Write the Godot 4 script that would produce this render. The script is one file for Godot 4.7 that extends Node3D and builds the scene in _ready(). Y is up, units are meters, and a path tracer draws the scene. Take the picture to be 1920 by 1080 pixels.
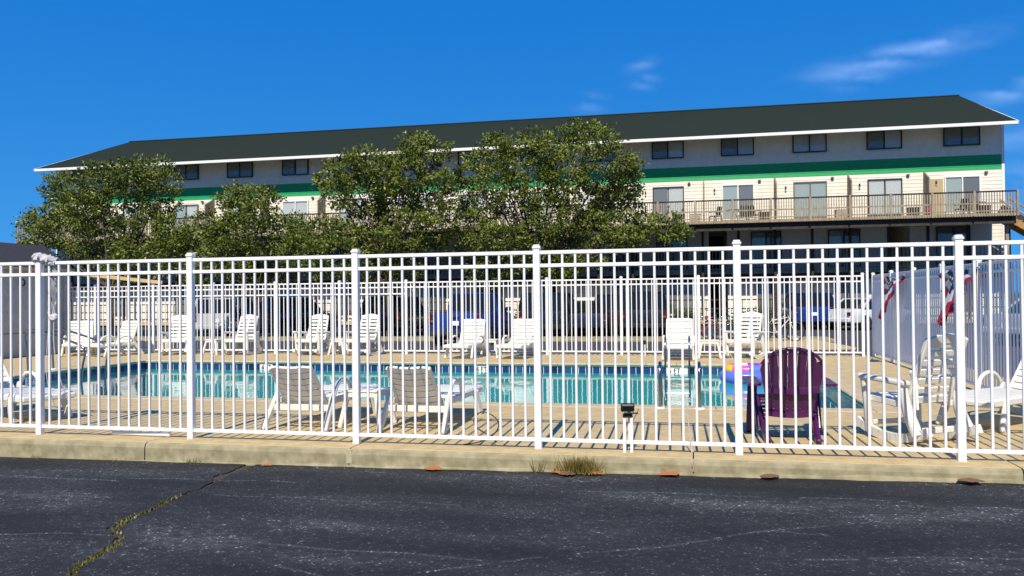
extends Node3D
# Motel pool behind a white picket fence. x runs along the fence, -z away from the camera, pool deck at y = 0.

class MB:
	var v := PackedVector3Array()
	var n := PackedVector3Array()
	var u := PackedVector2Array()
	var c := PackedColorArray()
	func tri(a: Vector3, b: Vector3, d: Vector3) -> void:   # counter-clockwise seen from outside
		var nn := (b - a).cross(d - a).normalized()
		v.append(a); v.append(d); v.append(b)
		n.append(nn); n.append(nn); n.append(nn)
	func quad(a: Vector3, b: Vector3, d: Vector3, e: Vector3) -> void:
		tri(a, b, d)
		tri(a, d, e)
	func tris(a: Vector3, b: Vector3, d: Vector3, na: Vector3, nb: Vector3, nd: Vector3) -> void:
		v.append(a); v.append(d); v.append(b)
		n.append(na); n.append(nd); n.append(nb)
	func box(p: Vector3, s: Vector3, bs := Basis()) -> void:
		cbox(p, s, 0.0, bs)
	func cbox(p: Vector3, s: Vector3, bev: float, bs := Basis()) -> void:
		var h := s * 0.5
		var ax := [bs.x, bs.y, bs.z]
		var hh := [h.x, h.y, h.z]
		for k in 3:
			var i := (k + 1) % 3
			var j := (k + 2) % 3
			for sg in [-1.0, 1.0]:
				var o: Vector3 = p + ax[k] * hh[k] * sg
				var a: Vector3 = ax[i] * (hh[i] - bev)
				var b: Vector3 = ax[j] * (hh[j] - bev) * sg
				quad(o - a - b, o + a - b, o + a + b, o - a + b)
		if bev <= 0.0:
			return
		for k in 3:
			var i := (k + 1) % 3
			var j := (k + 2) % 3
			for si in [-1.0, 1.0]:
				for sj in [-1.0, 1.0]:
					var l: Vector3 = ax[k] * (hh[k] - bev)
					var e1: Vector3 = p + ax[i] * hh[i] * si + ax[j] * (hh[j] - bev) * sj
					var e2: Vector3 = p + ax[i] * (hh[i] - bev) * si + ax[j] * hh[j] * sj
					if si * sj > 0:
						quad(e1 - l, e2 - l, e2 + l, e1 + l)
					else:
						quad(e2 - l, e1 - l, e1 + l, e2 + l)
		for sx in [-1.0, 1.0]:
			for sy in [-1.0, 1.0]:
				for sz in [-1.0, 1.0]:
					var a: Vector3 = p + ax[0] * h.x * sx + ax[1] * (h.y - bev) * sy + ax[2] * (h.z - bev) * sz
					var b: Vector3 = p + ax[0] * (h.x - bev) * sx + ax[1] * h.y * sy + ax[2] * (h.z - bev) * sz
					var d: Vector3 = p + ax[0] * (h.x - bev) * sx + ax[1] * (h.y - bev) * sy + ax[2] * h.z * sz
					if sx * sy * sz > 0:
						tri(a, b, d)
					else:
						tri(a, d, b)
	func bar(a: Vector3, b: Vector3, w: float, h: float, bev := 0.0, up := Vector3.UP) -> void:   # w across, h along up
		var d := b - a
		var z := d.normalized()
		if absf(z.dot(up)) > 0.99:
			up = Vector3.RIGHT
		var x := up.cross(z).normalized()
		var y := z.cross(x)
		cbox((a + b) * 0.5, Vector3(w, h, d.length()), bev, Basis(x, y, z))
	func tube(path: Array, r, sides := 8, closed := false) -> void:   # r is a number or one per point
		var m := path.size()
		var rings := []
		var nrm := []
		var side := Vector3.ZERO
		for i in m:
			var pa: Vector3 = path[(i - 1 + m) % m if closed else maxi(i - 1, 0)]
			var pb: Vector3 = path[(i + 1) % m if closed else mini(i + 1, m - 1)]
			var t := (pb - pa).normalized()
			if side == Vector3.ZERO:
				side = t.cross(Vector3.UP if absf(t.y) < 0.9 else Vector3.RIGHT).normalized()
			side = (side - t * side.dot(t)).normalized()
			var up := t.cross(side)
			var rr: float = r[i] if r is Array else r
			var ring := []
			var ns := []
			for k in sides:
				var a := TAU * k / sides
				var q := side * cos(a) - up * sin(a)
				ring.append(path[i] + q * rr)
				ns.append(q)
			rings.append(ring)
			nrm.append(ns)
		for i in (m if closed else m - 1):
			var j := (i + 1) % m
			for k in sides:
				var l := (k + 1) % sides
				tris(rings[i][k], rings[j][k], rings[j][l], nrm[i][k], nrm[j][k], nrm[j][l])
				tris(rings[i][k], rings[j][l], rings[i][l], nrm[i][k], nrm[j][l], nrm[i][l])
		if not closed:
			for k in range(1, sides - 1):
				tri(rings[0][0], rings[0][k], rings[0][k + 1])
				tri(rings[m - 1][0], rings[m - 1][k + 1], rings[m - 1][k])
	func prism(poly: PackedVector2Array, t: Transform3D, depth: float) -> void:   # counter-clockwise outline in the local x y plane, from z = 0 to z = depth
		var idx := Geometry2D.triangulate_polygon(poly)
		var f := t * Vector3(0, 0, depth) - t * Vector3.ZERO
		for i in range(0, idx.size(), 3):
			var a := t * Vector3(poly[idx[i]].x, poly[idx[i]].y, 0)
			var b := t * Vector3(poly[idx[i + 1]].x, poly[idx[i + 1]].y, 0)
			var d := t * Vector3(poly[idx[i + 2]].x, poly[idx[i + 2]].y, 0)
			if (b - a).cross(d - a).dot(f) < 0:
				var s := b
				b = d
				d = s
			tri(a + f, b + f, d + f)
			tri(a, d, b)
		var area := 0.0
		for i in poly.size():
			area += poly[i].cross(poly[(i + 1) % poly.size()])
		for i in poly.size():
			var p := poly[i]
			var q := poly[(i + 1) % poly.size()]
			if area < 0:
				var s := p
				p = q
				q = s
			var a := t * Vector3(p.x, p.y, 0)
			var b := t * Vector3(q.x, q.y, 0)
			quad(a, b, b + f, a + f)
	func lathe(prof: Array, t: Transform3D, sides := 20) -> void:   # profile of (radius, height) along local y, outside to the right going up
		for i in prof.size() - 1:
			var p: Vector2 = prof[i]
			var q: Vector2 = prof[i + 1]
			var nn := Vector2(q.y - p.y, p.x - q.x).normalized()
			for k in sides:
				var a := TAU * k / sides
				var b := TAU * (k + 1) / sides
				var f := func(r: float, y: float, an: float) -> Vector3: return t * Vector3(r * cos(an), y, -r * sin(an))
				var g := func(an: float) -> Vector3: return (t.basis * Vector3(nn.x * cos(an), nn.y, -nn.x * sin(an))).normalized()
				tris(f.call(p.x, p.y, a), f.call(p.x, p.y, b), f.call(q.x, q.y, b), g.call(a), g.call(b), g.call(b))
				tris(f.call(p.x, p.y, a), f.call(q.x, q.y, b), f.call(q.x, q.y, a), g.call(a), g.call(b), g.call(a))
	func loft(rings: Array, caps := true) -> void:   # rings of equal length, counter-clockwise seen from the last ring's outside
		var m: int = rings[0].size()
		for i in rings.size() - 1:
			for k in m:
				var l := (k + 1) % m
				quad(rings[i][k], rings[i][l], rings[i + 1][l], rings[i + 1][k])
		if caps:
			for k in range(1, m - 1):
				tri(rings[0][0], rings[0][k + 1], rings[0][k])
				var e: Array = rings[rings.size() - 1]
				tri(e[0], e[k], e[k + 1])
	func smooth(angle := 0.7) -> void:   # average normals of faces that meet at less than about 45 degrees
		var at := {}
		for i in v.size():
			var k := Vector3i((v[i] * 2000.0).round())
			if not at.has(k):
				at[k] = []
			at[k].append(i)
		var o := n.duplicate()
		for k in at:
			for i in at[k]:
				var s := Vector3.ZERO
				for j in at[k]:
					if n[j].dot(n[i]) > angle:
						s += n[j]
				o[i] = s.normalized()
		n = o
	func mesh() -> ArrayMesh:
		var arr := []
		arr.resize(Mesh.ARRAY_MAX)
		arr[Mesh.ARRAY_VERTEX] = v
		arr[Mesh.ARRAY_NORMAL] = n
		if u.size():
			arr[Mesh.ARRAY_TEX_UV] = u
			arr[Mesh.ARRAY_TEX_UV2] = u
		if c.size():
			arr[Mesh.ARRAY_COLOR] = c
		var me := ArrayMesh.new()
		me.add_surface_from_arrays(Mesh.PRIMITIVE_TRIANGLES, arr)
		return me

var taken := {}
var boxes := {}
var M := {}
var rng := RandomNumberGenerator.new()

# ---------------------------------------------------------------- helpers
func numbered(called: String) -> String:
	taken[called] = taken.get(called, -1) + 1
	return called if taken[called] == 0 else "%s_%03d" % [called, taken[called]]

func thing(called: String, label: String, category: String, at := Vector3.ZERO, turn := 0.0, group := "") -> Node3D:
	var o := Node3D.new()
	o.name = numbered(called)
	add_child(o)
	o.position = at
	o.rotation.y = turn
	meta(o, label, category, group)
	return o

func meta(o: Node, label: String, category: String, group := "") -> void:
	o.set_meta("label", label)
	o.set_meta("category", category)
	if group:
		o.set_meta("group", group)

func struct(called: String, label := "") -> Node3D:
	var o := Node3D.new()
	o.name = numbered(called)
	add_child(o)
	o.set_meta("kind", "structure")
	if label:
		o.set_meta("label", label)
	return o

func put(parent: Node, called: String, me: Mesh, m: Material, at := Vector3.ZERO, bs := Basis()) -> MeshInstance3D:
	var o := MeshInstance3D.new()
	o.name = called
	o.mesh = me
	o.material_override = m
	parent.add_child(o, true)
	o.transform = Transform3D(bs, at)
	return o

func done(parent: Node, called: String, b: MB, m: Material) -> MeshInstance3D:
	return put(parent, called, b.mesh(), m)

func cb(s: Vector3, bev := 0.0) -> Mesh:
	var k := [s.snappedf(0.0005), bev]
	if not boxes.has(k):
		var b := MB.new()
		b.cbox(Vector3.ZERO, s, bev)
		boxes[k] = b.mesh()
	return boxes[k]

func bx(parent: Node, called: String, at: Vector3, s: Vector3, m: Material, bev := 0.0, bs := Basis()) -> MeshInstance3D:
	return put(parent, called, cb(s, bev), m, at, bs)

func rod(parent: Node, called: String, a: Vector3, b: Vector3, w: float, h: float, m: Material, bev := 0.0, up := Vector3.UP) -> MeshInstance3D:
	var k := MB.new()
	k.bar(a, b, w, h, bev, up)
	return done(parent, called, k, m)

func pipe(parent: Node, called: String, path: Array, r, m: Material, sides := 8, closed := false) -> MeshInstance3D:
	var k := MB.new()
	k.tube(path, r, sides, closed)
	return done(parent, called, k, m)

func arc(pts: Array, steps := 6) -> Array:   # a smooth path through points
	var cu := Curve3D.new()
	for i in pts.size():
		var t: Vector3 = (pts[mini(i + 1, pts.size() - 1)] - pts[maxi(i - 1, 0)]) / 6.0
		cu.add_point(pts[i], -t, t)
	var o := []
	for i in (pts.size() - 1) * steps + 1:
		o.append(cu.sample(i / steps, float(i % steps) / steps) if i < (pts.size() - 1) * steps else pts[-1])
	return o

func mat(r: float, g: float, b: float, rough := 0.6, metal := 0.0) -> StandardMaterial3D:
	var m := StandardMaterial3D.new()
	m.albedo_color = Color(r, g, b).linear_to_srgb()
	m.roughness = rough
	m.metallic = metal
	return m

func noise_tex(seed_: int, freq: float, lo: Color, hi: Color, size := 512, oct := 4, mid = null) -> NoiseTexture2D:
	var nz := FastNoiseLite.new()
	nz.seed = seed_
	nz.frequency = freq
	nz.fractal_octaves = oct
	nz.noise_type = FastNoiseLite.TYPE_SIMPLEX_SMOOTH
	var t := NoiseTexture2D.new()
	t.width = size
	t.height = size
	t.seamless = true
	t.noise = nz
	var gr := Gradient.new()
	gr.set_color(0, lo.linear_to_srgb())
	gr.set_color(1, hi.linear_to_srgb())
	if mid is Color:
		gr.add_point(0.5, mid.linear_to_srgb())
	t.color_ramp = gr
	return t

func textured(t: Texture2D, scale: float, rough := 0.8, world := true, bump := 0.0, stretch := Vector3.ONE) -> StandardMaterial3D:
	var m := StandardMaterial3D.new()
	m.albedo_texture = t
	m.roughness = rough
	m.uv1_triplanar = true
	m.uv1_world_triplanar = world
	m.uv1_scale = stretch * scale
	if bump > 0:
		m.heightmap_enabled = true
		m.heightmap_texture = t
		m.heightmap_scale = bump
	return m

func pane(alpha := 0.12) -> StandardMaterial3D:
	var m := mat(0.6, 0.68, 0.7, 0.02)
	m.albedo_color.a = alpha
	m.transparency = BaseMaterial3D.TRANSPARENCY_ALPHA
	return m

# ---------------------------------------------------------------- scene
func _ready() -> void:
	rng.seed = 7
	setup_view()
	materials()
	ground()
	deck_and_pool()
	building()
	fences()
	trees()
	shed()
	deck_furniture()
	cars()
	bikes()
	small_things()

func setup_view() -> void:
	var cam := Camera3D.new()
	cam.name = "camera"
	add_child(cam)
	var bs := Basis(Vector3(0.97716, -0.00979, -0.21226), Vector3(0.01208, 0.99988, 0.00949), Vector3(0.21214, -0.01184, 0.97717)).orthonormalized()
	cam.transform = Transform3D(bs, Vector3(0, 1.4448, 7.8628))
	cam.fov = 38.04
	cam.near = 0.1
	cam.far = 2000.0
	cam.current = true
	var env := Environment.new()
	env.background_mode = Environment.BG_SKY
	env.tonemap_mode = Environment.TONE_MAPPER_LINEAR
	env.tonemap_exposure = 1.12
	env.sdfgi_enabled = true
	env.ssao_enabled = true
	env.ssil_enabled = true
	var sm := ProceduralSkyMaterial.new()
	sm.sky_top_color = Color(0.002, 0.15, 0.57).linear_to_srgb()
	sm.sky_horizon_color = Color(0.07, 0.36, 0.80).linear_to_srgb()
	sm.sky_curve = 0.12
	sm.ground_bottom_color = Color(0.06, 0.06, 0.06).linear_to_srgb()
	sm.ground_horizon_color = Color(0.13, 0.25, 0.4).linear_to_srgb()
	sm.sun_angle_max = 8.0
	sm.sky_cover = wisps()
	var sky := Sky.new()
	sky.sky_material = sm
	env.sky = sky
	var we := WorldEnvironment.new()
	we.name = "environment"
	we.environment = env
	add_child(we)
	var sun := DirectionalLight3D.new()
	sun.name = "sun"
	sun.light_color = Color(1.0, 0.955, 0.87)
	sun.light_energy = 1.6
	sun.light_angular_distance = 0.5
	sun.shadow_enabled = true
	add_child(sun)
	sun.look_at_from_position(Vector3(0, 20, 20), Vector3(0, 20, 20) + Vector3(-0.022, -1.02, -1.0), Vector3.UP)

func wisps() -> ImageTexture:   # thin high cloud, scattered all round the sky
	var w := 2048
	var h := 1024
	var im := Image.create(w, h, false, Image.FORMAT_RGBA8)
	im.fill(Color(1, 1, 1, 0))
	var n1 := FastNoiseLite.new()
	n1.seed = 5
	n1.frequency = 0.035
	n1.fractal_octaves = 5
	n1.domain_warp_enabled = true
	n1.domain_warp_amplitude = 14.0
	var spots := [[12.9, 14.5, 4.4, 0.7, 0.30, 0.12], [15.0, 15.1, 1.8, 0.45, 0.30, 0.1], [10.5, 13.3, 1.6, 0.5, 0.2, 0.1], [-3.5, 15.4, 1.0, 0.4, 0.20, 0.2], [-7.0, 13.1, 1.1, 0.6, 0.16, 0.0], [-3.3, 14.2, 0.9, 0.4, 0.2, 0.0], [19.0, 11.8, 2.4, 0.6, 0.26, 0.05], [17.6, 9.0, 4.0, 0.9, 0.14, 0.0], [19.0, 6.2, 5.0, 1.2, 0.12, 0.0]]
	var r := RandomNumberGenerator.new()
	r.seed = 21
	for k in 26:   # the same kind of wisps beyond the frame
		spots.append([r.randf_range(32, 328), r.randf_range(6, 34), r.randf_range(1.5, 6), r.randf_range(0.5, 1.2), r.randf_range(0.12, 0.5), r.randf_range(-0.15, 0.15)])
	for s in spots:
		for y in range(int((0.5 - (s[1] + 4) / 180.0) * h), int((0.5 - (s[1] - 4) / 180.0) * h)):
			for i in range(int(-s[2] * 2.4 / 360 * w), int(s[2] * 2.4 / 360 * w)):
				var da := i * 360.0 / w
				var de: float = (0.5 - (y + 0.5) / h) * 180.0 - s[1] - da * s[5]
				var g: float = exp(-pow(da / s[2], 2.0) * 1.2 - pow(de / s[3], 2.0) * 1.2)
				if g < 0.02:
					continue
				var x := posmod(int(s[0] / 360.0 * w) + i, w)
				var nv := n1.get_noise_2d(x * 0.9 + de * 10.0, y * 3.0)
				var a := clampf(g * (0.55 + 1.5 * nv) * s[4], 0, 1)
				var old := im.get_pixel(x, y).a
				im.set_pixel(x, y, Color(0.86, 0.9, 0.97, maxf(a, old)))
	return ImageTexture.create_from_image(im)

func materials() -> void:
	M.white = mat(0.80, 0.80, 0.79, 0.4)
	M.resin = mat(0.70, 0.685, 0.61, 0.45)
	M.deck = textured(noise_tex(3, 0.02, Color(0.43, 0.32, 0.155), Color(0.60, 0.46, 0.235), 512, 5), 0.45, 0.85, true, 0.25)
	M.coping = textured(noise_tex(4, 0.03, Color(0.44, 0.34, 0.20), Color(0.58, 0.46, 0.28), 256, 4), 1.1, 0.8, true, 0.15)
	M.kerb = textured(noise_tex(9, 0.012, Color(0.20, 0.175, 0.095), Color(0.43, 0.385, 0.245), 512, 7), 0.9, 0.9, true, 0.5)
	M.patch = textured(noise_tex(10, 0.03, Color(0.36, 0.32, 0.2), Color(0.5, 0.44, 0.3), 256, 5), 2.0, 0.9, true, 0.4)
	M.lot = textured(noise_tex(12, 0.02, Color(0.035, 0.036, 0.04), Color(0.075, 0.075, 0.078), 512, 6), 0.5, 0.9, true, 0.3)
	M.dirt = textured(noise_tex(13, 0.05, Color(0.02, 0.017, 0.012), Color(0.09, 0.07, 0.045), 256, 5), 3.0, 0.95, true, 0.6)
	M.grass = textured(noise_tex(14, 0.05, Color(0.03, 0.055, 0.012), Color(0.11, 0.13, 0.03), 256, 5), 0.8, 0.95, true, 0.8)
	M.plaster = textured(noise_tex(15, 0.02, Color(0.010, 0.31, 0.34), Color(0.03, 0.39, 0.43), 256, 4), 0.5, 0.6)
	M.grout = mat(0.62, 0.70, 0.70, 0.7)
	M.teal = mat(0.045, 0.20, 0.175, 0.5)
	M.steel = mat(0.34, 0.33, 0.31, 0.2, 1.0)
	M.black = mat(0.012, 0.012, 0.014, 0.45)
	M.rubber = mat(0.016, 0.016, 0.017, 0.8)
	M.siding = textured(noise_tex(16, 0.02, Color(0.70, 0.665, 0.58), Color(0.80, 0.765, 0.68), 256, 4), 0.4, 0.6)
	M.green = textured(noise_tex(17, 0.02, Color(0.0, 0.30, 0.085), Color(0.006, 0.36, 0.115), 256, 4), 0.4, 0.55)
	M.trim = mat(0.80, 0.79, 0.76, 0.5)
	M.roof = textured(noise_tex(18, 0.06, Color(0.017, 0.025, 0.019), Color(0.046, 0.060, 0.048), 512, 5), 0.35, 0.95, true, 1.0, Vector3(1, 3, 3))
	M.roof.metallic_specular = 0.2
	M.wood = textured(noise_tex(19, 0.02, Color(0.22, 0.18, 0.125), Color(0.44, 0.37, 0.27), 256, 5), 0.9, 0.9, true, 0.2, Vector3(1, 0.3, 1))
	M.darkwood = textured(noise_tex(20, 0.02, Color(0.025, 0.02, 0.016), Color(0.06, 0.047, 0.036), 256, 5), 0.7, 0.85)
	M.orange_wood = textured(noise_tex(22, 0.02, Color(0.30, 0.16, 0.06), Color(0.48, 0.28, 0.12), 256, 5), 0.9, 0.85)
	M.glass = pane(0.1)
	M.darkglass = mat(0.010, 0.013, 0.016, 0.04)
	M.frame_dark = mat(0.018, 0.017, 0.018, 0.5)
	M.frame_brown = mat(0.16, 0.125, 0.10, 0.5)
	M.bark = textured(noise_tex(23, 0.04, Color(0.05, 0.037, 0.024), Color(0.16, 0.12, 0.08), 256, 5), 1.4, 0.95, true, 1.0, Vector3(1, 0.35, 1))
	M.leaf = mat(1, 1, 1, 0.45)
	M.leaf.vertex_color_use_as_albedo = true
	M.leaf.backlight_enabled = true
	M.leaf.backlight = Color(0.45, 0.5, 0.2)
	M.leaf.cull_mode = BaseMaterial3D.CULL_DISABLED
	M.shed = textured(noise_tex(24, 0.02, Color(0.40, 0.375, 0.32), Color(0.48, 0.455, 0.39), 256, 4), 0.5, 0.8)
	M.shingle = textured(noise_tex(25, 0.05, Color(0.02, 0.021, 0.025), Color(0.065, 0.065, 0.072), 256, 5), 2.0, 0.95, true, 0.6)
	M.tan = mat(0.55, 0.38, 0.17, 0.6)
	M.purple = mat(0.075, 0.010, 0.078, 0.3)
	M.red = mat(0.36, 0.012, 0.03, 0.7)
	M.navy = mat(0.012, 0.016, 0.05, 0.7)
	M.cloth = mat(0.52, 0.51, 0.51, 0.85)

# ---------------------------------------------------------------- ground
func lot_y(x: float) -> float:
	return -0.142 + 0.0125 * clampf(x + 1.4, -8, 8)

func ground() -> void:
	var g := struct("ground")
	var gx0 := PXL - 0.5
	var gx1 := PXR + 0.5
	var gz0 := PZF - 0.5
	var gz1 := PZN + 0.5
	for q in [[-800.0, 800.0, -800.0, gz0], [-800.0, 800.0, gz1, 800.0], [-800.0, gx0, gz0, gz1], [gx1, 800.0, gz0, gz1]]:   # round the pool
		bx(g, "ground_sheet", Vector3((q[0] + q[1]) / 2, -1.22, (q[2] + q[3]) / 2), Vector3(q[1] - q[0], 2.0, q[3] - q[2]), M.grass)
	var far := struct("parking_lot")
	bx(far, "asphalt_sheet", Vector3(-12, -0.19, -25.6), Vector3(90, 0.08, 25.4), M.lot)
	bx(far, "drive_sheet", Vector3(27, -0.19, -6.4), Vector3(45, 0.08, 13.0), M.lot)
	# the lot in front: cracked asphalt in two pieces, the crack is a real gap
	var tile := Image.create(1024, 1024, false, Image.FORMAT_RGBA8)
	var r := RandomNumberGenerator.new()
	r.seed = 3
	var nz := FastNoiseLite.new()
	nz.frequency = 0.06
	nz.fractal_octaves = 3
	for y in 1024:
		for x in 1024:
			var k := 0.052 + 0.022 * r.randf() + 0.018 * nz.get_noise_2d(x, y)
			tile.set_pixel(x, y, Color(k * 0.92, k, k * 1.0).linear_to_srgb())
	for i in 6500:
		var s := 2 + int(r.randf() * r.randf() * 7.5)
		var k := r.randf_range(0.16, 0.62) if r.randf() < 0.62 else r.randf_range(0.012, 0.03)
		var x := r.randi_range(0, 1016)
		var y := r.randi_range(0, 1016)
		tile.fill_rect(Rect2i(x, y, s, s), Color(k, k, k * 1.02).linear_to_srgb())
		if s > 2:
			tile.fill_rect(Rect2i(x - 1, y + 1, s + 1, s - 1), Color(k, k, k * 1.02).linear_to_srgb())
	var bumps := Image.create(1024, 1024, false, Image.FORMAT_RGBA8)
	bumps.copy_from(tile)
	# the worn film on top: 26 m by 10 m, u along x, v along z
	var W := 2048
	var H := 1024
	var big := Image.create(W, H, false, Image.FORMAT_RGBA8)
	var n1 := FastNoiseLite.new()
	n1.seed = 4
	n1.frequency = 0.009
	n1.fractal_octaves = 6
	var n2 := FastNoiseLite.new()
	n2.seed = 8
	n2.frequency = 0.12
	n2.fractal_octaves = 3
	for y in H:
		for x in W:
			var a := n1.get_noise_2d(x * 0.55, y * 1.3)
			var b := n2.get_noise_2d(x, y)
			var k := 0.50 + 0.42 * a + 0.16 * b
			if a + 0.5 * b > 0.30:   # pale abraded patches
				k += 0.25 * minf(1.0, (a + 0.5 * b - 0.30) * 5.0) * (0.5 + 0.5 * n2.get_noise_2d(x * 2.3, y * 2.3))
			k = clampf(k, 0.2, 1)
			big.set_pixel(x, y, Color(k, k, k))
	var scuffs := [[-9, 1.3, -5.4, 1.15], [-8.5, 2.0, -4.7, 1.75], [-5.2, 1.05, -3.4, 1.0], [-4.0, 1.55, -1.7, 1.6], [-6, 3.0, -3.9, 2.75], [-3.7, 2.75, -1.2, 2.9], [-1.6, 3.2, 0.9, 1.8], [-1.2, 3.45, -0.5, 3.0], [0.4, 2.0, 0.9, 2.05], [0.6, 2.6, 2.9, 2.2], [-3.8, 3.8, -2.2, 3.4], [-7, 3.6, -4.4, 3.9], [-0.2, 1.3, 0.6, 1.15], [0.0, 1.6, 0.1, 1.2], [1.0, 1.2, 2.4, 1.15], [1.3, 3.3, 1.6, 3.0], [-2.5, 3.2, 2.0, 4.6], [-1.0, 1.0, 1.6, 1.02], [2.2, 1.6, 3.0, 1.3], [-6.8, 1.1, -5.0, 1.2], [-7.5, 2.6, -5.6, 2.2]]
	for s in scuffs:
		var L := int(Vector2(s[2] - s[0], s[3] - s[1]).length() * 150)
		for i in L:
			var t := float(i) / L
			if n1.get_noise_2d(i * 3.0, s[0] * 90.0) < -0.22:
				continue
			for k in 3:
				var px := int((lerpf(s[0], s[2], t) + 15.0) / 26.0 * W + r.randfn(0, 0.7) + 4.0 * sin(t * 9.0 + s[1]))
				var py := int((lerpf(s[1], s[3], t) - 0.0) / 10.0 * H + r.randfn(0, 0.8) + 2.0 * sin(t * 14.0))
				if px > 0 and py > 0 and px < W and py < H and r.randf() < 0.8:
					big.set_pixel(px, py, Color(1, 1, 1).lerp(big.get_pixel(px, py), r.randf() * 0.35))
	for i in 60:   # bunches of bright pits along the kerb and in streaks
		var cx := r.randf_range(-9, 4)
		var cz := r.randf_range(0.4, 1.6) if i < 40 else r.randf_range(1.6, 4.5)
		for k in 90:
			var px := int((cx + r.randfn(0, 0.35) + 15.0) / 26.0 * W)
			var py := int((cz + r.randfn(0, 0.06)) / 10.0 * H)
			if px > 0 and py > 0 and px < W and py < H:
				big.set_pixel(px, py, Color(1, 1, 1).lerp(big.get_pixel(px, py), r.randf() * 0.7))
	var am := StandardMaterial3D.new()
	am.albedo_texture = ImageTexture.create_from_image(tile)
	am.albedo_color = Color(1.0, 1.0, 1.0)
	am.roughness = 0.85
	am.heightmap_enabled = true
	am.heightmap_texture = am.albedo_texture
	am.heightmap_scale = 0.5
	am.uv1_scale = Vector3(14, 5.4, 1)
	am.detail_enabled = true
	am.detail_albedo = ImageTexture.create_from_image(big)
	am.detail_blend_mode = BaseMaterial3D.BLEND_MODE_MUL
	am.detail_uv_layer = BaseMaterial3D.DETAIL_UV_2
	var road := struct("asphalt_lot")
	var crack := [Vector2(-4.30, 0.30), Vector2(-4.28, 0.51), Vector2(-4.30, 0.84), Vector2(-4.20, 1.17), Vector2(-4.20, 1.48), Vector2(-4.19, 1.77), Vector2(-4.14, 2.08), Vector2(-4.12, 2.41), Vector2(-4.05, 2.64), Vector2(-3.87, 2.81), Vector2(-3.77, 2.99), Vector2(-3.73, 3.22), Vector2(-3.68, 3.42), Vector2(-3.58, 3.65), Vector2(-3.4, 4.2), Vector2(-3.5, 5.0), Vector2(-3.2, 7.0), Vector2(-3.1, 10.0)]
	var fine := []
	for i in crack.size() - 1:
		for k in 5:
			var p: Vector2 = crack[i].lerp(crack[i + 1], k / 5.0)
			fine.append([p + Vector2(r.randfn(0, 0.012), 0), 0.012 + 0.016 * r.randf() + (0.02 if absf(p.y - 2.75) < 0.35 else 0.0) + (0.035 if p.y < 1.0 else 0.0)])
	fine.append([crack[-1], 0.02])
	for sg in [-1.0, 1.0]:
		var poly := PackedVector2Array()
		for q in fine:
			poly.append(q[0] + Vector2(q[1] * sg + r.randfn(0, 0.004), 0))
		poly.append(Vector2(-15 if sg < 0 else 11, 10))
		poly.append(Vector2(-15 if sg < 0 else 11, 0.30))
		var b := MB.new()
		var idx := Geometry2D.triangulate_polygon(poly)
		for i in range(0, idx.size(), 3):
			var p := []
			for k in 3:
				var q := poly[idx[i + k]]
				p.append(Vector3(q.x, lot_y(q.x), q.y))
			if (p[1] - p[0]).cross(p[2] - p[0]).y < 0:
				p = [p[0], p[2], p[1]]
			b.tri(p[0], p[1], p[2])
		for i in fine.size() - 1:   # the broken edge
			var q := poly[i]
			var q2 := poly[i + 1]
			var dn := Vector3(0, -0.06, 0)
			var a := Vector3(q.x, lot_y(q.x), q.y)
			var d := Vector3(q2.x, lot_y(q2.x), q2.y)
			if sg < 0:
				b.quad(a, d, d + dn, a + dn)
			else:
				b.quad(d, a, a + dn, d + dn)
		for p in b.v:
			b.u.append(Vector2((p.x + 15.0) / 26.0, p.z / 10.0))
		done(road, "asphalt_slab", b, am)
	var bed := MB.new()
	bed.quad(Vector3(-15, lot_y(-15) - 0.03, 0.3), Vector3(-15, lot_y(-15) - 0.03, 10), Vector3(11, lot_y(11) - 0.03, 10), Vector3(11, lot_y(11) - 0.03, 0.3))
	done(road, "gravel_bed", bed, M.dirt)
	bx(road, "outer_asphalt", Vector3(0, -0.33, 40.0), Vector3(160, 0.3, 60), M.lot)
	# moss and weeds in the crack
	var moss := MB.new()
	for i in 1500:
		var q: Array = fine[r.randi_range(0, fine.size() - 1)]
		if r.randf() > clampf(0.12 + 0.9 * absf(sin(q[0].y * 1.9 + 1.0)), 0, 1) or q[0].y < 1.6:
			continue
		var p := Vector3(q[0].x + r.randfn(0, 0.018), lot_y(q[0].x) - 0.012, q[0].y + r.randfn(0, 0.03))
		blade(moss, p, r.randf_range(0.012, 0.035), r, Color(0.10, 0.10, 0.015).lerp(Color(0.22, 0.2, 0.04), r.randf()), 0.008)
	var mo := done(self, "moss", moss, M.leaf)
	meta(mo, "yellow green moss filling the long crack in the asphalt", "moss")
	mo.set_meta("kind", "stuff")
	# kerb: cast concrete in lengths with open joints
	var kerb := struct("kerb")
	var joints := [-13.0, -8.9, -5.5, -3.27, -0.02, 2.62, 6.0, 10.0]
	for i in joints.size() - 1:
		var x0: float = joints[i] + 0.006
		var x1: float = joints[i + 1] - 0.006
		var b := MB.new()
		var prof := PackedVector2Array([Vector2(-0.12, -0.3), Vector2(0.302, -0.3), Vector2(0.298, -0.05), Vector2(0.285, -0.014), Vector2(0.262, 0.0), Vector2(-0.12, 0.0)])
		b.prism(prof, Transform3D(Basis(Vector3(0, 0, 1), Vector3(0, 1, 0), Vector3(1, 0, 0)), Vector3(x0, 0, 0)), x1 - x0)
		done(kerb, "kerb_block", b, M.kerb)
	# worn mortar ledge along the foot of the kerb, ragged at its outer edge
	var ledge := MB.new()
	var lip := []
	var ln := FastNoiseLite.new()
	ln.seed = 6
	ln.frequency = 1.6
	ln.fractal_octaves = 4
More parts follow.
